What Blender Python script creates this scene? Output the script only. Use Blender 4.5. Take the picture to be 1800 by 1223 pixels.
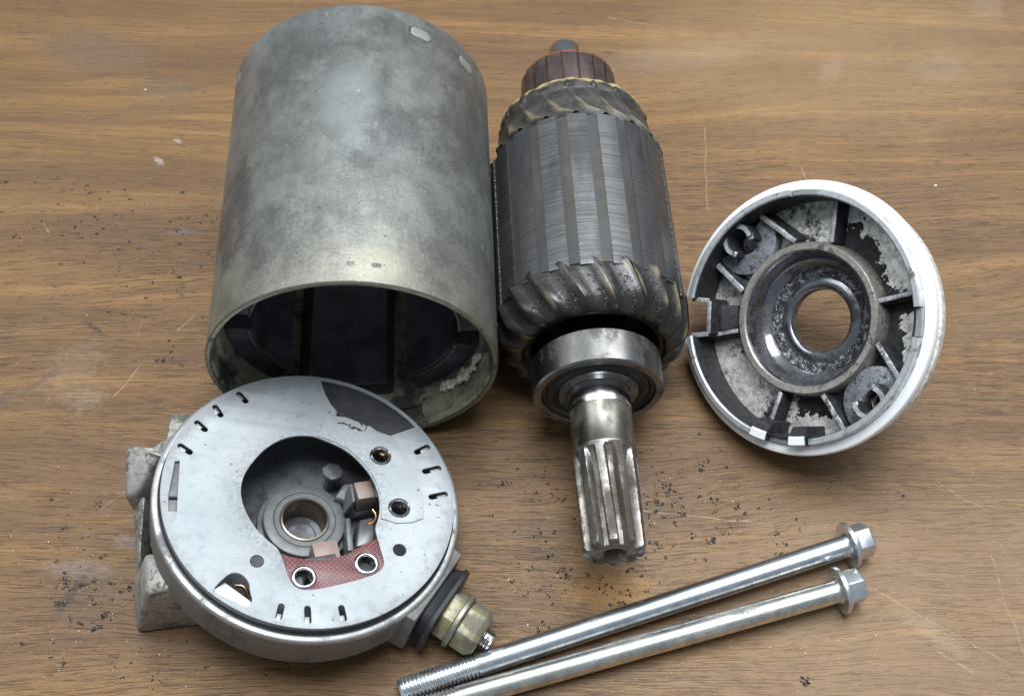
import bpy, bmesh, math, random
import numpy as np
from mathutils import Vector, Matrix

for o in list(bpy.data.objects):
    bpy.data.objects.remove(o)
random.seed(7)
rng = np.random.default_rng(11)
R = math.radians
S = 0.001                       # geometry is written in millimetres
sc = bpy.context.scene
COL = sc.collection

# ------------------------------------------------------------------ camera
cam = bpy.data.cameras.new('camera')
camo = bpy.data.objects.new('camera', cam)
COL.objects.link(camo)
cam.sensor_width = 36.0
cam.lens = 36.0 * 2083.7 / 1800.0
cam.clip_start = 0.01
cam.clip_end = 50
camo.location = (0, 0, 0.2983)
camo.rotation_euler = (math.pi / 2 - 0.9951, 0, 0)
sc.camera = camo

# ------------------------------------------------------------------ light
w = bpy.data.worlds.new('World')
sc.world = w
w.use_nodes = True
w.node_tree.nodes['Background'].inputs[0].default_value = (0.76, 0.88, 1.0, 1)
w.node_tree.nodes['Background'].inputs[1].default_value = 0.31


def area(name, loc, target, sx, sy, power, col):
    l = bpy.data.lights.new(name, 'AREA')
    l.shape = 'RECTANGLE'
    l.size, l.size_y, l.energy, l.color = sx, sy, power, col
    o = bpy.data.objects.new(name, l)
    COL.objects.link(o)
    o.location = loc
    d = Vector(target) - Vector(loc)
    o.rotation_euler = d.to_track_quat('-Z', 'Y').to_euler()
    o['kind'] = 'helper'
    return o


area('ceiling_lamp', (0.04, 0.32, 1.45), (0.02, .17, 0), 0.55, 0.95, 32, (0.93, 0.975, 1.0))
area('ceiling_lamp', (0.75, 0.85, 1.35), (0, .17, 0), 1.0, 1.0, 13, (0.97, 0.99, 1.0))
area('ceiling_lamp', (-0.85, 0.55, 1.35), (0, .17, 0), 0.8, 1.1, 8.5, (0.95, 0.98, 1.0))

sc.view_settings.view_transform = 'Standard'
sc.view_settings.look = 'None'
sc.view_settings.exposure = 0.0
sc.view_settings.gamma = 1.0
sc.view_settings.use_curve_mapping = False


# ------------------------------------------------------------------ node helpers
class NT:
    def __init__(self, name):
        self.m = bpy.data.materials.new(name)
        self.m.use_nodes = True
        self.t = self.m.node_tree
        self.b = self.t.nodes['Principled BSDF']

    def put(self, sock, v):
        if isinstance(v, bpy.types.NodeSocket):
            self.t.links.new(v, sock)
        elif isinstance(v, (tuple, list)) and len(v) == 3 and sock.type == 'RGBA':
            sock.default_value = (*v, 1)
        else:
            sock.default_value = v

    def new(self, typ, **kw):
        n = self.t.nodes.new(typ)
        for k, v in kw.items():
            setattr(n, k, v)
        return n

    def coord(self, scale=(1, 1, 1), vary=False, kind='Object'):
        tc = self.new('ShaderNodeTexCoord')
        mp = self.new('ShaderNodeMapping')
        mp.inputs['Scale'].default_value = tuple(1000 * s for s in scale)
        src = tc.outputs[kind]
        if vary:
            oi = self.new('ShaderNodeObjectInfo')
            va = self.new('ShaderNodeVectorMath', operation='ADD')
            self.put(va.inputs[0], src)
            mu = self.math('MULTIPLY', oi.outputs['Random'], 3.0)
            self.put(va.inputs[1], mu)
            src = va.outputs[0]
        self.put(mp.inputs[0], src)
        return mp.outputs[0]

    def noise(self, vec, scale, detail=4, rough=0.55, dist=0.0):
        n = self.new('ShaderNodeTexNoise')
        self.put(n.inputs['Vector'], vec)
        n.inputs['Scale'].default_value = scale
        n.inputs['Detail'].default_value = detail
        n.inputs['Roughness'].default_value = rough
        n.inputs['Distortion'].default_value = dist
        return n.outputs[0]

    def voro(self, vec, scale, feature='F1'):
        n = self.new('ShaderNodeTexVoronoi', feature=feature)
        self.put(n.inputs['Vector'], vec)
        n.inputs['Scale'].default_value = scale
        return n.outputs['Distance']

    def math(self, op, a, b=0.0, clamp=False):
        n = self.new('ShaderNodeMath', operation=op, use_clamp=clamp)
        self.put(n.inputs[0], a)
        self.put(n.inputs[1], b)
        return n.outputs[0]

    def step(self, v, lo, hi, a=0.0, b=1.0):
        n = self.new('ShaderNodeMapRange')
        n.interpolation_type = 'SMOOTHSTEP'
        self.put(n.inputs[0], v)
        for i, x in zip((1, 2, 3, 4), (lo, hi, a, b)):
            n.inputs[i].default_value = x
        return n.outputs[0]

    def mix(self, f, a, b, mode='MIX'):
        n = self.new('ShaderNodeMix', data_type='RGBA', blend_type=mode)
        self.put(n.inputs['Factor'], f)
        self.put(n.inputs[6], a)
        self.put(n.inputs[7], b)
        return n.outputs[2]

    def sep(self, vec):
        n = self.new('ShaderNodeSeparateXYZ')
        self.put(n.inputs[0], vec)
        return n.outputs

    def bump(self, h, strength=0.3, dist=0.1, prev=None):
        n = self.new('ShaderNodeBump')
        n.inputs['Strength'].default_value = strength
        n.inputs['Distance'].default_value = dist * S
        self.put(n.inputs['Height'], h)
        if prev is not None:
            self.put(n.inputs['Normal'], prev)
        return n.outputs[0]

    def out(self, color=None, rough=None, metal=None, normal=None, spec=None):
        b = self.b
        for k, v in (('Base Color', color), ('Roughness', rough), ('Metallic', metal), ('Normal', normal), ('Specular IOR Level', spec)):
            if v is not None:
                self.put(b.inputs[k], v)
        return self.m


def metal_mat(name, base, rough=0.35, metal=1.0, dirt=(0.03, 0.028, 0.026), amount=0.35, dscale=0.12,
              stretch=(1, 1, 1), bump=0.15, bscale=3.0, base2=None, grain=0.5, vary=True):
    """worn metal: two tones of bare metal, grime with soft borders, fine pitting"""
    n = NT(name)
    v = n.coord(vary=vary)
    vs = n.coord(scale=stretch, vary=vary)
    a = n.noise(vs, dscale, 6, 0.62)
    b_ = n.noise(v, dscale * 3.1, 5, 0.6)
    fine = n.noise(v, bscale, 3, 0.6)
    col = n.mix(n.step(b_, 0.35, 0.68), base, base2 or tuple(c * 0.78 for c in base))
    lo = 0.78 - amount * 0.62
    dm = n.step(n.math('ADD', a, n.math('MULTIPLY', n.math('SUBTRACT', fine, 0.5), 0.35 * grain)), lo, lo + 0.16)
    dm = n.math('MULTIPLY', dm, 0.9)
    col = n.mix(dm, col, dirt)
    ro = n.math('ADD', n.math('MULTIPLY', b_, 0.22), rough - 0.1)
    ro = n.math('ADD', ro, n.math('MULTIPLY', dm, 0.22), True)
    mt = n.math('SUBTRACT', metal, n.math('MULTIPLY', dm, metal * 0.75))
    return n.out(col, ro, mt, n.bump(fine, bump, 0.12))


def plain(name, col, rough=0.6, metal=0.0, bump=0.2, bscale=2.0, var=0.25, spec=None):
    n = NT(name)
    v = n.coord(vary=True)
    a = n.noise(v, bscale * 0.12, 5, 0.6)
    f = n.noise(v, bscale, 4, 0.6)
    c = n.mix(n.step(a, 0.3, 0.7), tuple(x * (1 - var) for x in col), tuple(min(1, x * (1 + var)) for x in col))
    return n.out(c, n.math('ADD', n.math('MULTIPLY', f, 0.2), rough - 0.1), metal, n.bump(f, bump, 0.15), spec)


# ------------------------------------------------------------------ mesh helpers
def finish(name, me, mats, parent=None, angle=35, smooth=True):
    for m in (mats if isinstance(mats, (list, tuple)) else [mats]):
        me.materials.append(m)
    if smooth:
        me.polygons.foreach_set('use_smooth', [True] * len(me.polygons))
        me.set_sharp_from_angle(angle=R(angle))
    me.update()
    o = bpy.data.objects.new(name, me)
    COL.objects.link(o)
    if parent is not None:
        o.parent = parent
    return o


def raw(name, verts, faces, mats, parent=None, angle=35, smooth=True, fix=True):
    me = bpy.data.meshes.new(name)
    me.from_pydata([(x * S, y * S, z * S) for x, y, z in verts], [], faces)
    if fix:
        bm = bmesh.new()
        bm.from_mesh(me)
        bmesh.ops.recalc_face_normals(bm, faces=bm.faces)
        bm.to_mesh(me)
        bm.free()
    return finish(name, me, mats, parent, angle, smooth)


def lathe_data(prof, seg=96, a0=0.0, a1=360.0, closed=False, rad=None, cap=True):
    """spin a (radius, z) profile about local z; closed profiles over an arc get end caps"""
    full = abs(a1 - a0) >= 359.99
    n = seg if full else max(2, int(round(seg * (a1 - a0) / 360.0)))
    k = n if full else n + 1
    V, F = [], []
    for i in range(k):
        t = R(a0 + (a1 - a0) * i / n)
        for (r, z) in prof:
            rr = r if rad is None else rad(r, z, t)
            V.append((rr * math.cos(t), rr * math.sin(t), z))
    m = len(prof)
    e = m if closed else m - 1
    for i in range(n):
        j = (i + 1) % k
        for q in range(e):
            q2 = (q + 1) % m
            F.append((i * m + q, j * m + q, j * m + q2, i * m + q2))
    if not full and closed and cap:
        F.append(tuple(range(m)))
        F.append(tuple((k - 1) * m + q for q in range(m - 1, -1, -1)))
    return V, F


def lathe(name, prof, mats, parent, seg=96, a0=0.0, a1=360.0, closed=False, angle=35, rad=None):
    V, F = lathe_data(prof, seg, a0, a1, closed, rad)
    return raw(name, V, F, mats, parent, angle)


def poly_plate(name, outer, holes, z0, z1, mat, parent, bevel=0.12, angle=40):
    """flat plate with openings, rounded edges"""
    cu = bpy.data.curves.new(name, 'CURVE')
    cu.dimensions = '2D'
    cu.fill_mode = 'BOTH'
    cu.bevel_depth = bevel
    cu.bevel_resolution = 1
    cu.extrude = max(0.001, (z1 - z0) / 2 - bevel)
    for ring in [outer] + list(holes):
        sp = cu.splines.new('POLY')
        sp.points.add(len(ring) - 1)
        for p, (x, y) in zip(sp.points, ring):
            p.co = (x, y, 0, 1)
        sp.use_cyclic_u = True
    tmp = bpy.data.objects.new('tmp', cu)
    me = bpy.data.meshes.new_from_object(tmp)
    bpy.data.objects.remove(tmp)
    bpy.data.curves.remove(cu)
    me.name = name
    me.transform(Matrix.Scale(S, 4) @ Matrix.Translation((0, 0, (z0 + z1) / 2)))
    me.materials.clear()
    bm = bmesh.new()
    bm.from_mesh(me)
    bmesh.ops.remove_doubles(bm, verts=bm.verts, dist=1e-7)
    bm.to_mesh(me)
    bm.free()
    return finish(name, me, mat, parent, angle)


def circle(x, y, r, n=40):
    return [(x + r * math.cos(2 * math.pi * i / n), y + r * math.sin(2 * math.pi * i / n)) for i in range(n)]


def chaikin(p, it=2):
    for _ in range(it):
        q = []
        for i in range(len(p)):
            a, b = p[i], p[(i + 1) % len(p)]
            q += [(0.75 * a[0] + 0.25 * b[0], 0.75 * a[1] + 0.25 * b[1]), (0.25 * a[0] + 0.75 * b[0], 0.25 * a[1] + 0.75 * b[1])]
        p = q
    return p


def sc2(p, k):
    return [(x * k, y * k) for x, y in p]


def slot_ring(x0, y0, x1, y1, w, n=8):
    """stadium outline from one end to the other"""
    a = math.atan2(y1 - y0, x1 - x0)
    out = []
    for i in range(n + 1):
        t = a + math.pi / 2 + math.pi * i / n
        out.append((x0 + w / 2 * math.cos(t), y0 + w / 2 * math.sin(t)))
    for i in range(n + 1):
        t = a - math.pi / 2 + math.pi * i / n
        out.append((x1 + w / 2 * math.cos(t), y1 + w / 2 * math.sin(t)))
    return out


def hull(name, pts, mat, parent, bevel=0.5, seg=2, angle=40):
    bm = bmesh.new()
    for p in pts:
        bm.verts.new(p)
    r = bmesh.ops.convex_hull(bm, input=bm.verts)
    bmesh.ops.delete(bm, geom=list({g for g in r['geom_interior'] + r['geom_unused'] if isinstance(g, bmesh.types.BMVert)}), context='VERTS')
    bmesh.ops.dissolve_limit(bm, angle_limit=R(3), verts=bm.verts, edges=bm.edges)
    if bevel:
        bmesh.ops.bevel(bm, geom=list(bm.edges), offset=bevel, segments=seg, profile=0.5, affect='EDGES', clamp_overlap=True)
    bmesh.ops.recalc_face_normals(bm, faces=bm.faces)
    bmesh.ops.scale(bm, vec=(S, S, S), verts=bm.verts)
    me = bpy.data.meshes.new(name)
    bm.to_mesh(me)
    bm.free()
    return finish(name, me, mat, parent, angle)


def prism(name, poly, z0, z1, mat, parent, bevel=0.3, top=1.0):
    cx = sum(p[0] for p in poly) / len(poly)
    cy = sum(p[1] for p in poly) / len(poly)
    pts = [(x, y, z0) for x, y in poly] + [(cx + (x - cx) * top, cy + (y - cy) * top, z1) for x, y in poly]
    return hull(name, pts, mat, parent, bevel)


def cube_pts(c, hx, hy, z0, z1, ang=0.0):
    ca, sa = math.cos(ang), math.sin(ang)
    out = []
    for sx in (-1, 1):
        for sy in (-1, 1):
            x, y = sx * hx, sy * hy
            for z in (z0, z1):
                out.append((c[0] + x * ca - y * sa, c[1] + x * sa + y * ca, z))
    return out


def thing(name, label, cat, loc, ax, ay, az, group=None):
    o = bpy.data.objects.new(name, None)
    COL.objects.link(o)
    o.empty_display_size = 0.01
    m = Matrix(((ax[0], ay[0], az[0]), (ax[1], ay[1], az[1]), (ax[2], ay[2], az[2]))).to_4x4()
    m.translation = Vector(loc) * S
    o.matrix_world = m
    o['label'] = label
    o['category'] = cat
    if group:
        o['group'] = group
    return o


def share(o, n, deg, name=None):
    """n copies of a part turned about its parent's z axis, sharing the mesh"""
    for i in range(1, n):
        c = o.copy()
        COL.objects.link(c)
        c.parent = o.parent
        c.rotation_euler = (0, 0, R(deg * i))


# ------------------------------------------------------------------ materials
# wood table
def wood():
    n = NT('walnut_veneer')
    geo = n.coord((1, 1, 1))
    warp = n.noise(n.coord((0.004, 0.013, 1)), 1.0, 2, 0.5)
    x, y, z = n.sep(geo)
    yw = n.math('ADD', y, n.math('MULTIPLY', n.math('SUBTRACT', warp, 0.5), 40.0))
    warp2 = n.noise(n.coord((0.03, 0.06, 1)), 1.0, 2, 0.5)
    yw = n.math('ADD', yw, n.math('MULTIPLY', n.math('SUBTRACT', warp2, 0.5), 2.0))

    def vec(sx, sy):
        c = n.new('ShaderNodeCombineXYZ')
        n.put(c.inputs[0], n.math('MULTIPLY', x, sx))
        n.put(c.inputs[1], n.math('MULTIPLY', yw, sy))
        return c.outputs[0]
    band = n.noise(vec(0.006, 0.075), 1.0, 5, 0.6)
    fib = n.noise(vec(0.03, 0.85), 1.0, 5, 0.65)
    hair = n.noise(vec(0.09, 3.2), 1.0, 3, 0.6)
    strk = n.noise(vec(0.009, 0.26), 1.0, 4, 0.6)
    blot = n.noise(vec(0.018, 0.03), 1.0, 4, 0.6)
    col = n.mix(n.step(band, 0.33, 0.67), (0.140, 0.073, 0.029), (0.365, 0.197, 0.070))
    col = n.mix(n.step(blot, 0.45, 0.75, 0, 0.55), col, (0.195, 0.118, 0.060))
    col = n.mix(n.step(band, 0.55, 0.70, 0, 0.6), col, (0.48, 0.25, 0.07))
    col = n.mix(n.step(fib, 0.30, 0.72, 0.0, 0.55), n.mix(0.6, col, (0.10, 0.058, 0.03)), n.mix(0.22, col, (0.51, 0.305, 0.13)))
    col = n.mix(n.step(hair, 0.25, 0.75, 0.0, 0.35), n.mix(0.35, col, (0.1, 0.06, 0.035)), col)
    # open pores: short dark dashes, denser in some zones
    pore = n.noise(vec(0.075, 2.3), 1.0, 3, 0.6)
    zone = n.step(n.noise(vec(0.008, 0.03), 1.0, 3, 0.5), 0.3, 0.7, 0.06, -0.01)
    zone = n.math('ADD', zone, n.step(y, 215, 300, 0.0, 0.055))
    pm = n.step(n.math('SUBTRACT', pore, zone), 0.535, 0.595)
    pm2 = n.step(n.noise(vec(0.2, 4.2), 1.0, 2, 0.5), 0.60, 0.67)
    pm = n.math('MAXIMUM', pm, n.math('MULTIPLY', pm2, 0.8))
    col = n.mix(n.math('MULTIPLY', pm, 0.86), col, (0.045, 0.03, 0.022))
    col = n.mix(n.step(strk, 0.42, 0.66, 0.62, 0.0), col, n.mix(0.62, col, (0.10, 0.056, 0.028)))
    fine = n.noise(geo, 1.3, 3, 0.6)

    # smudges, scuffs, and painted-in haze and shade, each with its own place, size, tilt and colour
    def smear_and_light(cx, cy, lx, ly, ang, colr, amt, nz=0.5, f=0.25):
        nonlocal col
        ca, sa = math.cos(R(ang)), math.sin(R(ang))
        dx, dy = n.math('SUBTRACT', x, cx), n.math('SUBTRACT', y, cy)
        u = n.math('ADD', n.math('MULTIPLY', dx, ca / lx), n.math('MULTIPLY', dy, sa / lx))
        v_ = n.math('ADD', n.math('MULTIPLY', dx, -sa / ly), n.math('MULTIPLY', dy, ca / ly))
        d = n.math('ADD', n.math('MULTIPLY', u, u), n.math('MULTIPLY', v_, v_))
        d = n.math('ADD', d, n.math('MULTIPLY', n.math('SUBTRACT', n.noise(geo, f, 4, 0.65), 0.5), nz * 4))
        col = n.mix(n.step(d, -0.2, 1.3, amt * 0.85, 0.0), col, colr)

    smear_and_light(120, 320, 90, 45, 4, (0.34, 0.225, 0.12), 0.35, 0.5, 0.03)  # broad pale haze painted into the far right of the wood
    smear_and_light(40, 142, 17, 11, 10, (0.06, 0.045, 0.035), 0.4, 1.1, 0.45)
    smear_and_light(8, 130, 7, 14, 10, (0.06, 0.045, 0.035), 0.35, 1.1, 0.45)
    smear_and_light(-112, 120, 16, 14, 30, (0.07, 0.055, 0.045), 0.4, 1.1, 0.35)
    smear_and_light(-125, 240, 30, 10, 0, (0.08, 0.055, 0.04), 0.3, 1.0, 0.35)
    smear_and_light(120, 105, 95, 60, 0, (0.29, 0.20, 0.125), 0.45, 0.5, 0.03)  # highlight haze at the near right, put into the wood colour
    smear_and_light(-149, 320, 26, 12, -14, (0.105, 0.082, 0.062), 0.6, 0.7, 0.4)
    smear_and_light(-121, 300, 12, 9, 10, (0.105, 0.082, 0.062), 0.5, 0.7, 0.4)
    smear_and_light(-130, 186, 9, 12, -25, (0.34, 0.26, 0.19), 0.2, 0.9, 0.35)
    smear_and_light(-124, 176, 6, 5, 20, (0.42, 0.34, 0.27), 0.2, 1.0, 0.45)
    smear_and_light(-153, 172, 14, 2.6, 42, (0.07, 0.055, 0.06), 0.75, 0.9, 0.5)
    smear_and_light(-139, 182, 9, 1.2, 46, (0.08, 0.06, 0.07), 0.7, 0.8, 0.6)
    smear_and_light(-127, 201, 6, 1.0, -35, (0.04, 0.03, 0.03), 0.85, 1.0, 0.9)
    smear_and_light(-106, 238, 4.6, 1.5, 6, (0.10, 0.095, 0.11), 0.85, 0.4, 0.6)
    smear_and_light(-118, 268, 2.6, 1.3, -50, (0.5, 0.45, 0.42), 0.45, 0.8, 0.9)
    smear_and_light(-113, 277, 2.0, 1.0, -30, (0.5, 0.45, 0.42), 0.4, 0.8, 0.9)
    smear_and_light(62, 318, 36, 8, 12, (0.3, 0.24, 0.18), 0.2, 0.5, 0.15)
    smear_and_light(113, 311, 4, 8, -28, (0.42, 0.36, 0.31), 0.14, 0.7, 0.4)
    smear_and_light(150, 312, 12, 8, 15, (0.36, 0.31, 0.27), 0.12, 0.8, 0.3)
    smear_and_light(176, 345, 7, 9, -15, (0.4, 0.35, 0.3), 0.12, 0.7, 0.3)
    smear_and_light(-116, 123, 10, 3, -6, (0.2, 0.16, 0.15), 0.55, 0.8, 0.5)
    smear_and_light(-104, 131, 5, 2, 0, (0.2, 0.17, 0.17), 0.55, 0.7, 0.6)
    smear_and_light(-117, 115, 10, 1.7, 62, (0.05, 0.035, 0.03), 0.7, 1.3, 0.8)
    smear_and_light(96, 170, 40, 16, 6, (0.17, 0.105, 0.06), 0.35, 0.5, 0.1)  # darker patch of wood under the cover
    smear_and_light(142, 200, 22, 10, 0, (0.16, 0.10, 0.06), 0.4, 0.6, 0.2)  # faint shadow right of the cover, painted into the wood
    smear_and_light(26, 117, 14, 5, 3, (0.40, 0.21, 0.06), 0.6, 0.7, 0.25)
    smear_and_light(110, 105, 12, 3, -35, (0.44, 0.36, 0.28), 0.2, 0.6, 0.5)

    # hairline scratches
    def scratch(ax_, ay_, bx_, by_, wd, amt):
        nonlocal col
        L = math.hypot(bx_ - ax_, by_ - ay_)
        ux, uy = (bx_ - ax_) / L, (by_ - ay_) / L
        dx, dy = n.math('SUBTRACT', x, ax_), n.math('SUBTRACT', y, ay_)
        u = n.math('ADD', n.math('MULTIPLY', dx, ux), n.math('MULTIPLY', dy, uy))
        v_ = n.math('ADD', n.math('MULTIPLY', dx, -uy), n.math('MULTIPLY', dy, ux))
        v_ = n.math('ABSOLUTE', n.math('ADD', v_, n.math('MULTIPLY', n.math('SUBTRACT', n.noise(geo, 0.09, 2, 0.5), 0.5), 2.5)))
        m = n.math('MULTIPLY', n.step(v_, wd * 0.3, wd, 1, 0), n.math('MULTIPLY', n.step(u, 0, 1.5), n.step(u, L - 1.5, L, 1, 0)))
        m = n.math('MULTIPLY', m, n.step(n.noise(geo, 0.35, 2, 0.5), 0.35, 0.6, 0.25, 1))
        col = n.mix(n.math('MULTIPLY', m, amt * 0.5), col, (0.55, 0.44, 0.32))

    for s in [(24.5, 142, 72, 136, .22, .8), (129, 128, 132, 94, .2, .6), (88, 122, 128, 97, .2, .55), (66, 284, 63, 246, .22, .6),
              (96, 266, 97.5, 258, .25, .6), (18, 151, 31, 140, .18, .5), (109, 101, 118, 95, .5, .5), (-113, 204, -113, 196, .2, .55),
              (-96, 207, -102, 199, .25, .55), (-110, 188, -117, 176, .3, .6), (-101, 152, -114, 140, .25, .5), (124, 96, 137, 94.5, .2, .5),
              (52, 333, 34, 338, .3, .5), (117, 150, 131, 140, .2, .4), (-151, 242, -148, 237, .25, .7), (60, 217, 72, 212, .15, .4)]:
        scratch(*s)
    # speckle of pale dust
    sp = n.voro(geo, 0.55)
    pick = n.new('ShaderNodeTexVoronoi')
    n.put(pick.inputs['Vector'], geo)
    pick.inputs['Scale'].default_value = 0.55
    pr = n.sep(pick.outputs['Color'])[0]
    dust = n.math('MULTIPLY', n.step(sp, 0.05, 0.11, 1, 0), n.step(pr, 0.86, 0.9))
    col = n.mix(n.math('MULTIPLY', dust, 0.4), col, (0.62, 0.55, 0.46))
    h = n.math('SUBTRACT', n.math('ADD', n.math('MULTIPLY', fib, 0.5), n.math('MULTIPLY', fine, 0.15)), pm)
    return n.out(col, n.math('ADD', n.math('MULTIPLY', blot, 0.15), 0.42), 0.0, n.bump(h, 0.45, 0.14), 0.25)


WOOD = wood()


def shell_mat():
    n = NT('dull_zinc_shell')
    v = n.coord()
    x, y, z = n.sep(v)
    big = n.noise(n.coord((1, 1, 0.7)), 0.036, 5, 0.6, 0.6)
    mid = n.noise(v, 0.13, 6, 0.62)
    str_ = n.noise(n.coord((2.0, 2.0, 0.4)), 0.6, 4, 0.6)
    fine = n.noise(v, 1.6, 3, 0.6)
    col = n.mix(n.step(mid, 0.3, 0.7), (0.20, 0.203, 0.192), (0.30, 0.305, 0.295))
    blue = n.step(n.noise(n.coord((1, 1, 0.7)), 0.028, 3, 0.5), 0.5, 0.66, 0, 0.55)
    col = n.mix(n.math('MULTIPLY', blue, n.step(z, 22, 45)), col, (0.36, 0.41, 0.42))
    col = n.mix(n.step(z, 30, 0, 0, 0.6), col, n.mix(n.step(mid, 0.35, 0.65), (0.235, 0.228, 0.17), (0.335, 0.325, 0.25)))
    dk = n.step(n.math('ADD', n.math('ADD', big, n.math('MULTIPLY', n.math('SUBTRACT', fine, 0.5), 0.14)), n.math('MULTIPLY', n.math('SUBTRACT', str_, 0.5), 0.10)), 0.50, 0.66)
    col = n.mix(n.math('MULTIPLY', dk, 0.5), col, (0.105, 0.105, 0.105))
    dk2 = n.step(n.math('ADD', n.noise(v, 0.085, 5, 0.6), n.math('MULTIPLY', n.math('SUBTRACT', fine, 0.5), 0.25)), 0.58, 0.72)
    col = n.mix(n.math('MULTIPLY', dk2, 0.6), col, (0.13, 0.125, 0.12))
    def smudge_and_light(cx, cz, lx, lz, colr, amt):
        nonlocal col
        u = n.math('MULTIPLY', n.math('SUBTRACT', x, cx), 1.0 / lx)
        q = n.math('MULTIPLY', n.math('SUBTRACT', z, cz), 1.0 / lz)
        d = n.math('ADD', n.math('MULTIPLY', u, u), n.math('MULTIPLY', q, q))
        d = n.math('ADD', d, n.math('MULTIPLY', n.math('SUBTRACT', n.math('ADD', n.math('MULTIPLY', mid, 0.65), n.math('MULTIPLY', grit, 0.35)), 0.5), 3.4))
        col = n.mix(n.math('MULTIPLY', n.step(d, -0.1, 1.3, amt, 0.0), n.step(y, -6, 6, 1, 0)), col, colr)
    grit = n.noise(v, 0.9, 4, 0.75)
    smudge_and_light(1, 60, 8, 14, (0.42, 0.48, 0.49), 0.55)  # soft highlight along the top, painted in as a bluish patch
    smudge_and_light(-30, 34, 7, 20, (0.085, 0.085, 0.085), 0.75)  # dark smear, with the shade of the left flank painted into it
    smudge_and_light(14, 50, 10, 9, (0.12, 0.12, 0.125), 0.6)
    smudge_and_light(5, 38, 4, 4, (0.11, 0.105, 0.10), 0.6)
    smudge_and_light(-16, 74, 12, 8, (0.13, 0.13, 0.13), 0.5)
    smudge_and_light(12, 87, 16, 5, (0.10, 0.10, 0.105), 0.6)
    smudge_and_light(31, 60, 7, 30, (0.11, 0.11, 0.11), 0.5)  # right flank darkened along its length
    smudge_and_light(-14, 18, 10, 12, (0.11, 0.11, 0.105), 0.55)
    smudge_and_light(8, 6, 9, 6, (0.46, 0.44, 0.34), 0.5)
    col = n.mix(n.step(grit, 0.35, 0.72, 0.0, 0.5), n.mix(0.3, col, (0.09, 0.09, 0.085)), n.mix(0.12, col, (0.75, 0.75, 0.72)))
    sp = n.step(n.noise(v, 0.85, 2, 0.5), 0.70, 0.74)
    col = n.mix(n.math('MULTIPLY', sp, 0.6), col, (0.06, 0.055, 0.05))
    wsp = n.step(n.noise(n.coord((1.0, 1.0, 0.6)), 0.42, 4, 0.7), 0.69, 0.74)
    col = n.mix(n.math('MULTIPLY', wsp, 0.6), col, (0.72, 0.74, 0.72))
    ro = n.math('ADD', n.math('MULTIPLY', mid, 0.2), 0.36)
    sc_ = n.step(n.noise(n.coord((2.6, 2.6, 0.10)), 1.0, 2, 0.5), 0.67, 0.72)
    col = n.mix(n.math('MULTIPLY', sc_, 0.18), col, (0.5, 0.51, 0.5))
    hb = n.math('ADD', n.math('MULTIPLY', str_, 0.6), n.math('MULTIPLY', fine, 0.7))
    return n.out(col, ro, 0.72, n.bump(hb, 0.5, 0.14))


M = {}
M['shell'] = shell_mat()
M['shell_in'] = metal_mat('housing_inner_wall', (0.36, 0.35, 0.25), 0.5, 0.3, (0.02, 0.02, 0.022), 0.55, 0.08)
M['edge'] = metal_mat('housing_cut_edge', (0.30, 0.31, 0.24), 0.38, 0.9, (0.05, 0.06, 0.05), 0.4, 0.2)
M['magnet'] = plain('black_ferrite_magnet', (0.055, 0.058, 0.07), 0.45, 0, 0.25, 1.2, 0.5)
M['glue'] = plain('cream_glue', (0.55, 0.52, 0.40), 0.6, 0, 0.6, 0.9, 0.25)
M['plug'] = metal_mat('pale_crimp_plug', (0.25, 0.248, 0.225), 0.55, 0.3, (0.15, 0.14, 0.12), 0.25, 0.5)
M['weld'] = metal_mat('dull_weld_mark', (0.2, 0.2, 0.19), 0.5, 0.5, (0.08, 0.08, 0.08), 0.5, 0.4)
M['soot'] = plain('dark_scuff', (0.05, 0.05, 0.05), 0.7, 0, 0.4, 1.5, 0.5)

M['steel'] = metal_mat('machined_steel', (0.50, 0.50, 0.50), 0.24, 1.0, (0.07, 0.065, 0.06), 0.3, 0.09, (1, 1, 1), 0.08, 2.5)
M['shaft'] = metal_mat('shaft_steel', (0.27, 0.255, 0.225), 0.34, 1.0, (0.09, 0.08, 0.06), 0.42, 0.07, (1, 1, 0.5), 0.12, 2.2, base2=(0.17, 0.158, 0.135))
M['bright'] = metal_mat('polished_steel', (0.64, 0.64, 0.65), 0.17, 1.0, (0.10, 0.10, 0.10), 0.16, 0.12, (1, 1, 1), 0.05, 3)
M['bearing'] = metal_mat('bearing_steel', (0.26, 0.255, 0.25), 0.28, 1.0, (0.045, 0.042, 0.04), 0.5, 0.10, (1, 1, 0.5), 0.07, 2.5)
M['seal'] = plain('bearing_seal_black', (0.012, 0.012, 0.014), 0.4, 0, 0.2, 1.5, 0.4)
M['pinion'] = metal_mat('pinion_steel', (0.25, 0.243, 0.232), 0.42, 1.0, (0.05, 0.034, 0.024), 0.56, 0.16, (1, 1, 0.35), 0.35, 2.0, base2=(0.16, 0.14, 0.12))


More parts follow.
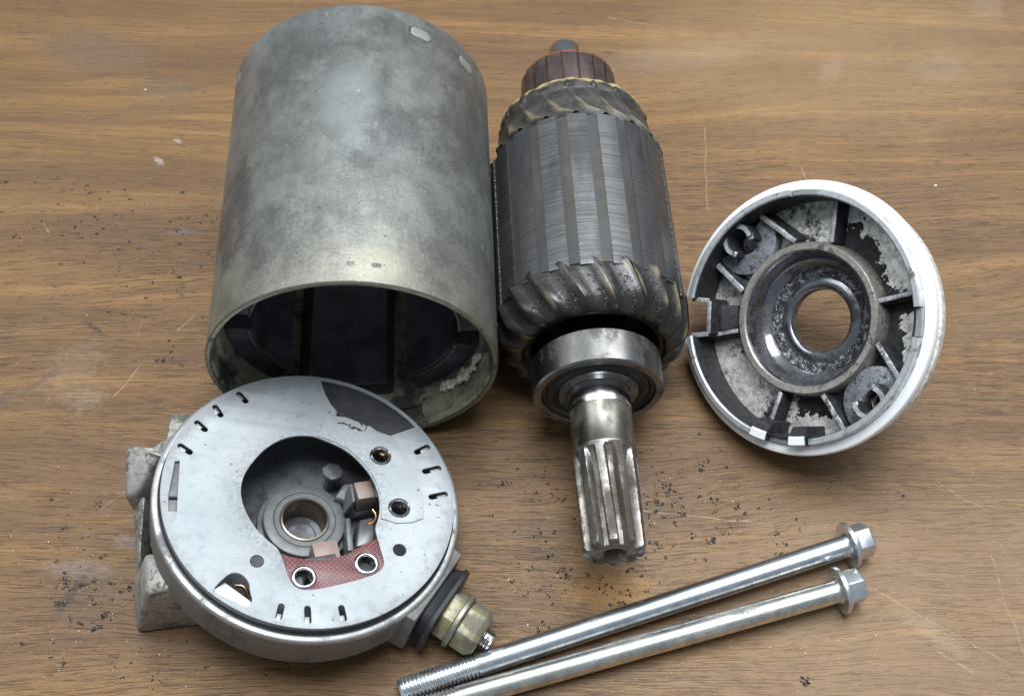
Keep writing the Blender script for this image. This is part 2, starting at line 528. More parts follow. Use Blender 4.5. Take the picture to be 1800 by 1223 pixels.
def tooth_mat():
    n = NT('laminated_core_steel')
    v = n.coord(vary=True)
    lam = n.noise(n.coord((0.05, 0.05, 2.6), vary=True), 1.0, 3, 0.7)
    a = n.noise(n.coord((1, 1, 0.35), vary=True), 0.09, 5, 0.6)
    fine = n.noise(v, 2.0, 3, 0.6)
    col = n.mix(n.step(lam, 0.3, 0.7), (0.085, 0.087, 0.092), (0.175, 0.178, 0.187))
    col = n.mix(n.step(a, 0.45, 0.68, 0, 0.7), col, (0.05, 0.049, 0.05))
    sp = n.step(n.noise(n.coord((1, 1, 0.5), vary=True), 0.7, 3, 0.7), 0.7, 0.75)
    col = n.mix(n.math('MULTIPLY', sp, 0.6), col, (0.6, 0.6, 0.6))
    return n.out(col, n.math('ADD', n.math('MULTIPLY', a, 0.25), 0.30), 0.85, n.bump(n.math('ADD', lam, n.math('MULTIPLY', fine, 0.3)), 0.4, 0.12))


M['tooth'] = tooth_mat()
M['slotfill'] = metal_mat('dark_slot_filling', (0.052, 0.05, 0.047), 0.45, 0.3, (0.05, 0.048, 0.045), 0.45, 0.09, (1, 1, 0.4), 0.2, 2)


def winding_mat():
    n = NT('varnished_winding')
    v = n.coord()
    at = n.new('ShaderNodeAttribute', attribute_name='ridge')
    a = n.noise(v, 0.11, 5, 0.6)
    f = n.noise(v, 0.9, 4, 0.65)
    col = n.mix(n.step(a, 0.35, 0.7), (0.016, 0.0155, 0.016), (0.042, 0.04, 0.04))
    rub = n.math('MULTIPLY', n.step(at.outputs['Fac'], 0.3, 0.9), n.step(n.noise(n.coord((1, 1, 1), vary=True), 0.09, 3, 0.5), 0.5, 0.64))
    col = n.mix(n.math('MULTIPLY', rub, 0.6), col, (0.30, 0.245, 0.135))
    pit = n.step(n.noise(v, 0.55, 3, 0.6), 0.60, 0.68)
    col = n.mix(n.math('MULTIPLY', pit, 0.5), col, (0.015, 0.015, 0.015))
    ro = n.math('ADD', n.math('MULTIPLY', f, 0.2), 0.2)
    return n.out(col, ro, 0.0, n.bump(n.math('MULTIPLY', n.math('ADD', n.math('MULTIPLY', f, 0.8), n.math('MULTIPLY', pit, -1.2)), n.step(at.outputs['Fac'], 0.1, 0.6, 1, 0.1)), 0.5, 0.6), 0.5)


M['winding'] = winding_mat()


def rear_mat():
    n = NT('resin_rear_winding')
    v = n.coord()
    x, y, z = n.sep(v)
    a = n.noise(v, 0.13, 5, 0.65)
    f = n.noise(v, 0.8, 4, 0.65)
    col = n.mix(n.step(a, 0.35, 0.65), (0.018, 0.017, 0.017), (0.055, 0.051, 0.044))
    at = n.new('ShaderNodeAttribute', attribute_name='ridge')
    col = n.mix(n.math('MULTIPLY', n.step(at.outputs['Fac'], 0.3, 0.9), n.step(a, 0.4, 0.6, 0.1, 0.7)), col, (0.24, 0.205, 0.115))
    e = n.math('ADD', n.step(z, 91.5, 95.5), n.math('MULTIPLY', n.math('SUBTRACT', a, 0.5), 1.6))
    col = n.mix(n.step(e, 0.42, 0.9, 0, 0.9), col, (0.40, 0.33, 0.15))
    return n.out(col, n.math('ADD', n.math('MULTIPLY', f, 0.25), 0.32), 0.0, n.bump(f, 0.5, 0.4), 0.5)


M['rear'] = rear_mat()
M['bar'] = metal_mat('worn_copper_bar', (0.15, 0.112, 0.105), 0.38, 0.85, (0.05, 0.042, 0.042), 0.45, 0.15, (1, 1, 0.4), 0.3, 1.5, base2=(0.095, 0.075, 0.072))
M['barend'] = metal_mat('copper_bar_end', (0.36, 0.15, 0.085), 0.4, 0.8, (0.12, 0.06, 0.04), 0.3, 0.2)
M['resin'] = plain('brown_resin', (0.055, 0.028, 0.022), 0.4, 0, 0.2, 1.5, 0.35)
M['black'] = plain('black_void', (0.012, 0.012, 0.012), 0.6, 0, 0.2, 1.0, 0.3)

M['alu'] = metal_mat('bright_aluminium', (0.95, 0.96, 0.97), 0.45, 0.35, (0.10, 0.10, 0.10), 0.10, 0.15, (1, 1, 1), 0.12, 2.5, base2=(0.84, 0.86, 0.88))


def cast_mat(name, cover, pale=(0.93, 0.915, 0.865), low=0.46, scale=0.075, tops=False, floor=False):
    """sooty die casting: bare sparkling metal where the soot has flaked or been wiped away"""
    n = NT(name)
    v = n.coord()
    a = n.noise(v, scale, 5, 0.62, 0.3)
    g = n.noise(v, 0.55, 4, 0.7)
    f = n.noise(v, 1.7, 3, 0.6)
    t = n.math('ADD', a, n.math('MULTIPLY', n.math('SUBTRACT', g, 0.5), 0.30))
    t = n.math('ADD', t, n.math('MULTIPLY', n.math('SUBTRACT', f, 0.5), 0.16))
    if floor:      # the right half is caked with soot except for flakes near the wall
        x, y, z = n.sep(v)
        rr = n.math('SQRT', n.math('ADD', n.math('MULTIPLY', x, x), n.math('MULTIPLY', y, y)))
        side = n.math('MULTIPLY', n.step(n.math('ADD', x, n.math('MULTIPLY', y, -0.75)), 0, 5), n.step(n.math('ADD', rr, n.math('ADD', n.math('MULTIPLY', n.math('SUBTRACT', a, 0.5), 26.0), n.math('MULTIPLY', n.math('SUBTRACT', g, 0.5), 9.0))), 25.5, 27.5, 1, -0.5))
        t = n.math('SUBTRACT', t, n.math('MULTIPLY', side, 0.34))
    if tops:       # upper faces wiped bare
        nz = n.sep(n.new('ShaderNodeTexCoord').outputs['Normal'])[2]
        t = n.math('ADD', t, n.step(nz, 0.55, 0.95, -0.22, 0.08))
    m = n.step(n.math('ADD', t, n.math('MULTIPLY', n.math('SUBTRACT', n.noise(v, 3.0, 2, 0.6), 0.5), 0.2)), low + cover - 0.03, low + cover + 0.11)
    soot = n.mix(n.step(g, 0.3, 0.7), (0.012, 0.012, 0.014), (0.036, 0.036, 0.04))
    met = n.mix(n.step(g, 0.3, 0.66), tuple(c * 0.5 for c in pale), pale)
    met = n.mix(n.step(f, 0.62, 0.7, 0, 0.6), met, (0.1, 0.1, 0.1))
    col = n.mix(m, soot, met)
    ro = n.math('ADD', n.math('MULTIPLY', m, -0.12), 0.58)
    return n.out(col, ro, n.math('MULTIPLY', m, 0.5), n.bump(n.math('ADD', n.math('MULTIPLY', m, 0.6), n.math('ADD', g, f)), 0.5, 0.25), 0.3)


M['cast'] = cast_mat('sooty_cast_floor', -0.09, floor=True)
M['lip'] = metal_mat('wiped_lip', (0.62, 0.64, 0.66), 0.4, 0.7, (0.06, 0.06, 0.06), 0.4, 0.2, (1, 1, 1), 0.3, 1.5)
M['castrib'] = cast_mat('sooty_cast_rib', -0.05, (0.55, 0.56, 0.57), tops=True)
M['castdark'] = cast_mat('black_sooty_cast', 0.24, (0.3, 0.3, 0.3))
M['hub'] = metal_mat('scratched_hub_edge', (0.50, 0.485, 0.43), 0.4, 0.8, (0.045, 0.045, 0.045), 0.48, 0.22, (1, 1, 1), 0.5, 1.3, base2=(0.34, 0.335, 0.30), grain=1.4)
M['pad'] = cast_mat('rough_cast_pad', -0.02, (0.27, 0.285, 0.315), 0.38, 0.9)


def grease_mat():
    n = NT('black_grease')
    v = n.coord()
    a = n.noise(v, 0.42, 5, 0.65, 0.8)
    f = n.noise(v, 1.5, 3, 0.6)
    col = n.mix(n.step(a, 0.50, 0.58), (0.008, 0.008, 0.01), (0.22, 0.22, 0.24))
    return n.out(col, n.math('ADD', n.math('MULTIPLY', f, 0.15), 0.10), n.step(a, 0.50, 0.58, 0.0, 0.9), n.bump(n.math('ADD', a, n.math('MULTIPLY', f, 0.3)), 0.9, 0.9), 0.7)


M['grease'] = grease_mat()
M['pocket'] = metal_mat('oily_pocket_wall', (0.26, 0.265, 0.29), 0.2, 0.95, (0.02, 0.02, 0.023), 0.52, 0.12, (1, 1, 1), 0.2, 1.2)


def zinc_plate():
    n = NT('matt_zinc_plate')
    v = n.coord()
    a = n.noise(v, 0.05, 4, 0.55)
    f = n.noise(v, 2.6, 3, 0.6)
    g = n.noise(v, 0.35, 4, 0.65)
    col = n.mix(n.step(a, 0.3, 0.7), (0.315, 0.345, 0.365), (0.395, 0.42, 0.435))
    col = n.mix(n.step(g, 0.5, 0.75, 0, 0.45), col, (0.22, 0.235, 0.25))
    scr = n.step(n.noise(n.coord((0.16, 2.2, 1)), 1.0, 2, 0.5), 0.66, 0.7)
    col = n.mix(n.math('MULTIPLY', scr, 0.25), col, (0.5, 0.52, 0.53))
    x, y, z = n.sep(v)
    rad = n.math('SQRT', n.math('ADD', n.math('MULTIPLY', x, x), n.math('MULTIPLY', n.math('ADD', y, 2.0), n.math('ADD', y, 2.0))))
    dustz = n.math('MULTIPLY', n.step(n.math('ADD', rad, n.math('MULTIPLY', n.math('SUBTRACT', g, 0.5), 12.0)), 16, 25, 0.5, 0.0), n.step(n.noise(v, 1.1, 4, 0.7), 0.35, 0.65))
    col = n.mix(dustz, col, (0.12, 0.12, 0.125))
    edge = n.step(n.math('ADD', rad, n.math('MULTIPLY', n.math('SUBTRACT', g, 0.5), 7.0)), 32.5, 37, 0.0, 0.45)
    col = n.mix(edge, col, (0.16, 0.165, 0.17))
    sp = n.step(n.noise(v, 0.6, 2, 0.4), 0.70, 0.73)
    zone = n.step(n.noise(v, 0.06, 2, 0.5), 0.44, 0.6)
    col = n.mix(n.math('MULTIPLY', sp, n.math('MULTIPLY', zone, 0.85)), col, (0.06, 0.055, 0.05))
    return n.out(col, n.math('ADD', n.math('MULTIPLY', g, 0.2), 0.58), 0.15, n.bump(n.math('ADD', f, g), 0.16, 0.1))


M['zinc'] = zinc_plate()
M['drum'] = metal_mat('grey_cast_drum', (0.21, 0.206, 0.20), 0.6, 0.5, (0.085, 0.08, 0.075), 0.48, 0.07, (1, 1, 0.5), 0.5, 1.2, base2=(0.20, 0.195, 0.185))
M['rim'] = metal_mat('worn_rim_edge', (0.42, 0.43, 0.435), 0.46, 0.8, (0.12, 0.12, 0.12), 0.42, 0.14, (1, 1, 1), 0.2, 1.5)
M['rubber'] = plain('black_rubber', (0.016, 0.017, 0.02), 0.38, 0, 0.15, 1.0, 0.4)
M['bracket'] = metal_mat('oxidised_cast_bracket', (0.37, 0.365, 0.34), 0.55, 0.5, (0.075, 0.07, 0.058), 0.5, 0.16, (1, 1, 1), 0.9, 0.9, base2=(0.27, 0.265, 0.24), grain=1.5)
M['bowl'] = metal_mat('dusty_bowl', (0.16, 0.17, 0.185), 0.55, 0.4, (0.05, 0.05, 0.052), 0.45, 0.07, (1, 1, 1), 0.3, 1.5)
M['boss'] = metal_mat('grey_bushing_boss', (0.135, 0.138, 0.142), 0.5, 0.4, (0.08, 0.08, 0.08), 0.3, 0.12, (1, 1, 1), 0.15, 1.5)
M['bronze'] = metal_mat('bronze_bushing', (0.22, 0.18, 0.145), 0.3, 0.9, (0.06, 0.05, 0.04), 0.35, 0.15)
M['darksheet2'] = metal_mat('dark_insulating_sheet', (0.045, 0.046, 0.05), 0.4, 0.3, (0.03, 0.03, 0.032), 0.3, 0.06, (1, 1, 1), 0.05, 2, base2=(0.075, 0.076, 0.08))
M['darksheet'] = metal_mat('dark_smooth_sheet', (0.09, 0.09, 0.095), 0.36, 0.5, (0.04, 0.04, 0.042), 0.3, 0.06, (1, 1, 1), 0.05, 2, base2=(0.12, 0.12, 0.125))
M['brush'] = plain('brown_carbon_brush', (0.235, 0.168, 0.148), 0.5, 0.15, 0.25, 2.5, 0.12)
M['copper'] = metal_mat('copper_braid', (0.80, 0.42, 0.22), 0.3, 1.0, (0.2, 0.09, 0.05), 0.2, 0.5)


def fibre():
    n = NT('red_fibre_board')
    v = n.coord()
    n_ = n.new('ShaderNodeMapping')
    n_.inputs['Rotation'].default_value = (0, 0, R(38))
    n.put(n_.inputs[0], v)
    d = n.new('ShaderNodeTexVoronoi')
    d.voronoi_dimensions = '2D'
    d.inputs['Randomness'].default_value = 0.0
    d.inputs['Scale'].default_value = 1.05
    n.put(d.inputs['Vector'], n_.outputs[0])
    x = n.noise(v, 0.3, 4, 0.6)
    dots = n.step(d.outputs['Distance'], 0.22, 0.36, 1, 0)
    col = n.mix(n.step(x, 0.35, 0.65), (0.085, 0.026, 0.03), (0.125, 0.042, 0.044))
    col = n.mix(n.math('MULTIPLY', dots, 0.45), col, (0.26, 0.12, 0.11))
    return n.out(col, 0.42, 0.0, n.bump(dots, 0.3, 0.1))


M['fibre'] = fibre()
M['nut'] = metal_mat('yellow_passivated_nut', (0.33, 0.30, 0.15), 0.52, 0.4, (0.12, 0.112, 0.09), 0.6, 0.16, (1, 1, 1), 0.5, 1.3, base2=(0.27, 0.26, 0.20))
M['nut2'] = metal_mat('grey_washer', (0.28, 0.275, 0.24), 0.45, 0.75, (0.09, 0.085, 0.07), 0.4, 0.2, (1, 1, 1), 0.4, 1.3)
M['bolt'] = metal_mat('zinc_plated_bolt', (0.74, 0.79, 0.84), 0.30, 1.0, (0.09, 0.085, 0.085), 0.36, 0.11, (1, 1, 0.25), 0.10, 2.0, base2=(0.48, 0.51, 0.55))
M['bolt2'] = metal_mat('yellowish_zinc_bolt', (0.78, 0.77, 0.68), 0.30, 1.0, (0.09, 0.085, 0.08), 0.34, 0.11, (1, 1, 0.25), 0.10, 2.0, base2=(0.50, 0.51, 0.52))
M['bolthead'] = metal_mat('zinc_bolt_head', (0.68, 0.72, 0.76), 0.30, 0.9, (0.14, 0.14, 0.14), 0.2, 0.3, (1, 1, 1), 0.15, 2.0)
M['carbon'] = plain('black_carbon_crumb', (0.02, 0.018, 0.018), 0.6, 0, 0.3, 2.0, 0.5)
M['grit'] = plain('pale_grit', (0.62, 0.56, 0.48), 0.4, 0.2, 0.1, 2.0, 0.3)

# ------------------------------------------------------------------ table top
tb = bmesh.new()
bmesh.ops.create_cube(tb, size=1)
bmesh.ops.scale(tb, vec=(1.8, 1.2, 0.03), verts=tb.verts)
bmesh.ops.translate(tb, vec=(0, 0.28, -0.015), verts=tb.verts)
bmesh.ops.bevel(tb, geom=list(tb.edges), offset=0.003, segments=2, affect='EDGES')
tme = bpy.data.meshes.new('table_top')
tb.to_mesh(tme)
tb.free()
table = finish('table_top', tme, WOOD)
table['kind'] = 'structure'
table['label'] = 'brown walnut table top with dark grain, scratches and smudges'

# ------------------------------------------------------------------ motor housing
yaw = -0.043
dz = (math.sin(yaw), math.cos(yaw), 0)
dx = (dz[1], -dz[0], 0)
dn = (0, 0, -1)
H = thing('motor_housing', 'large dull grey open steel cylinder lying on its side behind the brush end frame', 'motor housing', (-41.06, 163.0, 37.6), dx, dn, dz)
prof = [(36.4, 0.0), (37.2, 0.0), (37.6, 0.4), (37.6, 4), (37.6, 94.3), (37.35, 95.0), (36.8, 95.3), (34.9, 95.3),
        (34.3, 94.7), (34.3, 7.0), (34.5, 6.6), (35.4, 6.4), (35.6, 6.0), (35.6, 1.2), (36.1, 0.5)]
sh = lathe('shell', prof, [M['shell'], M['shell_in'], M['edge']], H, seg=160, closed=True, angle=30)
for p in sh.data.polygons:
    c = p.center
    d = c.x * p.normal.x + c.y * p.normal.y
    if c.z < 0.0007:
        p.material_index = 2
    elif d < 0 or math.hypot(c.x, c.y) < 0.0359:
        p.material_index = 1
for k in range(6):
    mid = 90 - (-11 + 60 * k)
    V, F = lathe_data([(27.0, 12.6), (27.6, 12.0), (33.6, 12.0), (34.2, 12.6), (34.2, 80), (27.0, 80)], 200, mid - 23.5, mid + 23.5, True)
    raw('magnet', V, F, M['magnet'], H, 30)
    lathe('magnet_edge', [(27.35, 11.55), (27.9, 11.4), (27.9, 11.95), (27.4, 12.1)], M['edge'], H, 200, mid - 23.2, mid + 23.2, True)
# cream glue squeezed along the front of one magnet
gl = bmesh.new()
for i in range(120):
    t = random.random()
    a = R(90 - (40 + 40 * t))
    env = 0.35 + 0.65 * math.sin(math.pi * min(1, max(0, t * 0.92 + .06))) ** 0.6
    env *= 0.7 + 0.3 * math.sin(t * 17)
    rr = 33.6 - random.uniform(0, 1.5) * env
    s_ = random.uniform(0.45, 0.85) * (0.6 + 0.5 * env)
    zc = 8.2 - 1.6 * t + random.uniform(-1.7, 1.7) * env
    m = Matrix.Translation((rr * math.cos(a), rr * math.sin(a), zc)) @ Matrix.Diagonal((s_, s_, s_ * 1.25, 1))
    bmesh.ops.create_icosphere(gl, subdivisions=2, radius=1, matrix=m)
gme = bpy.data.meshes.new('glue_bead')
bmesh.ops.scale(gl, vec=(S, S, S), verts=gl.verts)
gl.to_mesh(gme)
gl.free()
finish('glue_bead', gme, M['glue'], H)
lathe('glue_patch', [(35.3, 2.4), (34.1, 3.2), (33.9, 7.8), (34.6, 7.4)], M['shell_in'], H, 200, 46, 62, True)


def on_shell(name, ang, z0, z1, half, r0, r1, mat, bev=0.3, skew=0.0):
    """small patch that follows the shell; ang is degrees from the top towards image right"""
    t = -90 + ang
    V, F = [], []
    n = 8
    prof_ = [(r0, z0), (r1 - .1, z0), (r1, z0 + bev), (r1, z1 - bev), (r1 - .1, z1), (r0, z1)]
    V, F = lathe_data(prof_, 720, t - half, t + half, True)
    zm = (z0 + z1) / 2
    q = [(math.degrees(math.atan2(y, x)) - t + 180) % 360 - 180 for x, y, z in V]
    V = [(x, y, zm + (z - zm) * (1 - max(0, abs(d) / half - 0.6) ** 2 * 3.2) + skew * d) for (x, y, z), d in zip(V, q)]
    return raw(name, V, F, mat, H, 40)


for ang, z in ((31, 88.3), (57, 88.2), (-66.5, 89.6), (146, 88.4), (-149, 88.4)):
    on_shell('crimp_recess', ang, z - 2.1, z + 2.1, 5.3, 37.2, 37.63, M['soot'], skew=-0.03)
    on_shell('crimp_plug', ang + 0.3, z - 1.75, z + 1.75, 4.6, 37.2, 37.78, M['plug'], 0.5, skew=-0.03)
for ang, half in ((5.0, 1.5), (14.3, 1.9)):
    on_shell('weld_mark', ang, 4.5, 6.3, half, 37.3, 37.62, M['weld'])

# ------------------------------------------------------------------ armature
yaw = -0.046
az = (math.sin(yaw), math.cos(yaw), 0)
ax = (az[1], -az[0], 0)
A = thing('armature', 'steel armature with splined shaft, bearing, black windings and commutator, lying between housing and cover', 'armature', (23.04, 161.11, 27.17), ax, (0, 0, -1), az)
# shaft with polished seat, dull middle and step
lathe('shaft', [(3.0, -42.0), (5.6, -42.0), (5.6, -24), (7.8, -18.6), (8.25, -18.1), (8.3, -17.5), (8.1, -17.0), (8.15, -6.2), (8.3, -5.8), (8.35, 0), (8.45, 24), (9, 60), (9, 96)], M['shaft'], A, 96, angle=50)
lathe('bearing_seat', [(8.3, -5.95), (8.38, -5.6), (8.4, -0.1), (8.3, 0.2)], M['bright'], A, 96, angle=50)
# pinion: ten teeth with a slight twist, grooves running out towards the bearing
NTEE = 10


def tooth_r(u, depth):
    d = abs((u % 1.0) - 0.5) * 2   # 0 on the land, 1 in the groove
    g = min(1, max(0, (d - 0.40) / 0.30))
    return 8.3 - depth * g


segs, V, F = 400, [], []
zs = [-45.25, -44.95, -44.7, -43.6] + [-43.6 + i * 1.0 for i in range(1, 23)] + [-21.6 + i * 0.38 for i in range(1, 10)]
for i, z in enumerate(zs):
    dep = 2.1 * max(0.0, min(1, (-18.6 - z) / 5.0)) ** 0.6
    shr = 0.0 if i > 2 else (0.5, 0.2, 0.0)[i]
    for k in range(segs):
        t = 2 * math.pi * k / segs
        r = tooth_r(NTEE * (k / segs) + 0.12 + (z + 45) * 0.011, dep) - shr * (1 if tooth_r(NTEE * (k / segs) + .12, 2.5) > 7.2 else 0.2)
        r *= 1.0 + 0.0018 * (z + 20)
        V.append((r * math.cos(t), r * math.sin(t), z))
for i in range(len(zs) - 1):
    for k in range(segs):
        k2 = (k + 1) % segs
        F.append((i * segs + k, i * segs + k2, (i + 1) * segs + k2, (i + 1) * segs + k))
# end face with a conical centre hole
b0 = len(V)
for rr, z in ((3.1, -45.24), (2.8, -45.0), (2.1, -43.8), (1.5, -42.4)):
    for k in range(segs):
        t = 2 * math.pi * k / segs
        V.append((rr * math.cos(t), rr * math.sin(t), z))
rings = [0] + [b0 + i * segs for i in range(4)]
for q in range(4):
    for k in range(segs):
        k2 = (k + 1) % segs
        F.append((rings[q] + k, rings[q + 1] + k, rings[q + 1] + k2, rings[q] + k2))
F.append(tuple(rings[4] + k for k in range(segs)))
raw('pinion', V, F, M['pinion'], A, 32)
# bearing
B = lathe('bearing', [(15.2, 0.25), (15.4, 0.0), (17.0, 0.0), (17.5, 0.5), (17.5, 9.5), (17.0, 10), (15.3, 10), (15.1, 9)], M['bearing'], A, 128, closed=True, angle=32)
lathe('inner_race', [(8.46, 0.1), (10.6, 0.1), (10.8, 0.4), (10.8, 9.6), (8.46, 9.9)], M['bearing'], B, 96, closed=True)
lathe('seal', [(10.85, 0.9), (11.4, 0.6), (12.2, 1.3), (13.4, 1.3), (14.2, 0.7), (15.15, 0.9), (15.15, 2.2), (10.85, 2.2)], M['seal'], B, 96, closed=True)
# laminated core
NP = 19
PITCH = 360.0 / NP
core = lathe('core', [(10, 24.3), (25.2, 24.3), (25.95, 24.8), (25.98, 76.4), (25.2, 77.0), (10, 77.0)], M['slotfill'], A, 152, angle=40)
OFF = -90 - 3.0
tw = 6.1
V, F = [], []
rowz = [24.1 + 0.59 * i for i in range(91)]
for i, z in enumerate(rowz):
    hw = tw + (0.22 if i % 2 else -0.12) + 0.08 * math.sin(i * 1.9)
    ez = 0.05 if i in (0, 90) else 0.0
    for q, (rr, wd) in enumerate(((24.6, 1.0), (25.9, 1.0), (26.2, 1.0), (26.2, 0.5), (26.2, 0), (26.2, -0.5), (26.2, -1.0), (25.9, -1.0), (24.6, -1.0))):
        t = R(OFF + hw * wd)
        V.append(((rr - (ez if rr > 25 else 0)) * math.cos(t), (rr - (ez if rr > 25 else 0)) * math.sin(t), z))
for i in range(90):
    for q in range(8):
        F.append((i * 9 + q, i * 9 + q + 1, i * 9 + q + 10, i * 9 + q + 9))
F.append(tuple(range(9)))
F.append(tuple(90 * 9 + q for q in range(8, -1, -1)))
t0 = raw('core_tooth', V, F, M['tooth'], core, 30)
share(t0, NP, PITCH)

# front winding: one varnished coil end per slot, raised seam on its flank, swept round as it comes forward
zb = [(25.1, 25.7), (24.3, 25.8), (22.5, 25.5), (20.5, 25.2), (18.5, 24.9), (16.8, 24.5), (15.4, 23.8), (14.2, 22.7), (13.3, 21.2), (12.9, 19.9), (13.1, 19.1), (14.5, 18.4), (20, 18.2)]
fw = lathe('front_winding', [(z_r[1] - 1.4, z_r[0] + (0.9 if i < 12 else 0)) for i, z_r in enumerate(zb)], M['black'], A, 128)


def coil(zb_, sweep, ht, n=18):
    V, F, Rg = [], [], []
    for j, (z, r) in enumerate(zb_):
        tz = j / (len(zb_) - 1)
        sw = sweep * (tz ** 0.8)
        amp = ht * (0.55 + 0.45 * math.sin(math.pi * min(1, tz * 1.25)))
        if j >= len(zb_) - 3:
            amp *= 0.4
        for k in range(n + 1):
            u = k / n
            d = min(u, 1 - u) * 2
            prof_ = (0.5 + 0.5 * math.cos(2 * math.pi * u)) ** 1.5 - 0.18 * math.sin(math.pi * u)
            lift = -0.9 * (1 - d) ** 3 if j == 0 else 0.0
            t = R((u - 0.5) * PITCH - sw)
            rr = r + amp * prof_
            V.append((rr * math.cos(t), rr * math.sin(t), z - lift * 0 + (1.5 * (1 - d) ** 3 if j == 0 else (0.9 * (1 - d) ** 3 if j == 1 else 0))))
            Rg.append((1 - d) ** 1.5 if 0 < j < len(zb_) - 2 else 0.3)
    for j in range(len(zb_) - 1):
        for k in range(n):
            a = j * (n + 1) + k
            F.append((a, a + 1, a + n + 2, a + n + 1))
    return V, F, Rg


V, F, Rg = coil(zb, -22.0, 1.15)
c0 = raw('coil_end', V, F, M['winding'], fw, 60, fix=False)
att = c0.data.attributes.new('ridge', 'FLOAT', 'POINT')
att.data.foreach_set('value', Rg)
mod_off = OFF + PITCH / 2
c0.rotation_euler = (0, 0, R(mod_off))
for i in range(1, NP):
    c = c0.copy()
    COL.objects.link(c)
    c.parent = fw
    c.rotation_euler = (0, 0, R(mod_off + PITCH * i))
    if i % 3 == 1:
        c.scale = (1.012, 1.012, 1.01)
    elif i % 4 == 2:
        c.scale = (0.99, 0.99, 0.995)
# rear winding and its resin collar
zr = [(76.6, 25.7), (78.5, 25.0), (81, 24.2), (84, 23.6), (87.5, 23.3), (90.5, 22.9), (93, 22.6), (95, 21.9), (96, 20.8), (96.3, 18.8), (96.2, 15)]
rw = lathe('rear_winding', [(r - 1.2, z) for z, r in zr], M['black'], A, 128)
V, F, Rg = coil(zr[:6], 24.0, 1.3)
r0 = raw('coil_end', V, F, M['rear'], rw, 60, fix=False)
r0.data.attributes.new('ridge', 'FLOAT', 'POINT').data.foreach_set('value', Rg)
r0.rotation_euler = (0, 0, R(mod_off))
share_rot = mod_off
for i in range(1, NP):
    c = r0.copy()
    COL.objects.link(c)
    c.parent = rw
    c.rotation_euler = (0, 0, R(mod_off + PITCH * i))


def lump(r, z, t):
    b = 0.35 * math.sin(NP * t + z) * max(0, 1 - abs(z - 92.5) / 4) + 0.22 * math.sin(7 * t + 1.3) + 0.16 * math.sin(31 * t + z * 2)
    return r + b


lathe('resin_collar', zr and [(r, z) for z, r in ((89.2, 21.6), (89.8, 22.7), (91, 23.0), (92.5, 22.7), (94, 22.7), (95.2, 22.1), (96.1, 20.9), (96.4, 18.5), (96.2, 14))], M['rear'], rw, 228, angle=60, rad=lump)
for i in range(NP):
    a = R(mod_off + PITCH * (i + 0.35))
    bm = bmesh.new()
    m = Matrix.Translation((22.55 * math.cos(a), 22.55 * math.sin(a), 92.2 + 0.5 * math.sin(i * 2.1))) @ Matrix.Rotation(a, 4, 'Z') @ Matrix.Diagonal((random.uniform(.45, .9), random.uniform(.9, 2.1), random.uniform(1.1, 2.2), 1))
    bmesh.ops.create_icosphere(bm, subdivisions=2, radius=1, matrix=m)
    bmesh.ops.scale(bm, vec=(S, S, S), verts=bm.verts)
    me = bpy.data.meshes.new('wire_knuckle')
    bm.to_mesh(me)
    bm.free()
    finish('wire_knuckle', me, M['winding'], rw)
# commutator
cm = lathe('commutator', [(14.2, 95.5), (14.35, 96.5), (14.35, 114.6), (14.2, 114.9), (13.6, 115.9), (12.4, 117.3), (10.2, 118.3), (5, 118.6)], M['resin'], A, 114, angle=40)
V, F = lathe_data([(13.5, 96.2), (14.85, 96.2), (14.95, 96.6), (14.9, 104), (14.95, 113.3), (14.85, 113.8), (13.5, 113.8)], 720, -PITCH * .42, PITCH * .42, True)
b0_ = raw('commutator_bar', V, F, M['bar'], cm, 30)
b0_.rotation_euler = (0, 0, R(OFF + 2))
V, F = lathe_data([(13.5, 113.9), (14.85, 113.9), (14.8, 114.8), (14.3, 115.2), (13.5, 115.2)], 720, -PITCH * .42, PITCH * .42, True)
e0_ = raw('bar_end', V, F, M['barend'], cm, 30)
e0_.rotation_euler = (0, 0, R(OFF + 2))
for i in range(1, NP):
    for src in (b0_, e0_):
        c = src.copy()
        COL.objects.link(c)
        c.parent = cm
        c.rotation_euler = (0, 0, R(OFF + 2 + PITCH * i))
lathe('shaft_tip', [(5.8, 116), (5.8, 119.6), (5.1, 120.2), (5.0, 129.8), (4.4, 130.9), (3.0, 131.2), (1.2, 131.2), (0.4, 130.5)], M['steel'], A, 64, angle=40)

# ------------------------------------------------------------------ drive end cover
cn = Vector((-.663, -.3755, .648)).normalized()
ca = Vector((0, 1, 0)).cross(cn).normalized()
cb = cn.cross(ca)
C = thing('drive_end_cover', 'round cast aluminium cover with ribs and greasy bearing pocket, propped tilted beside the armature', 'end cover', (75.99, 180.76, 35.15), ca * .985, cb * .985, cn * .985)


def arc(name, prof_, a0, a1, mat, parent=None, seg=240, angle=35):
    V_, F_ = lathe_data(prof_, seg, a0, a1, True)
    return raw(name, V_, F_, mat, parent or C, angle)


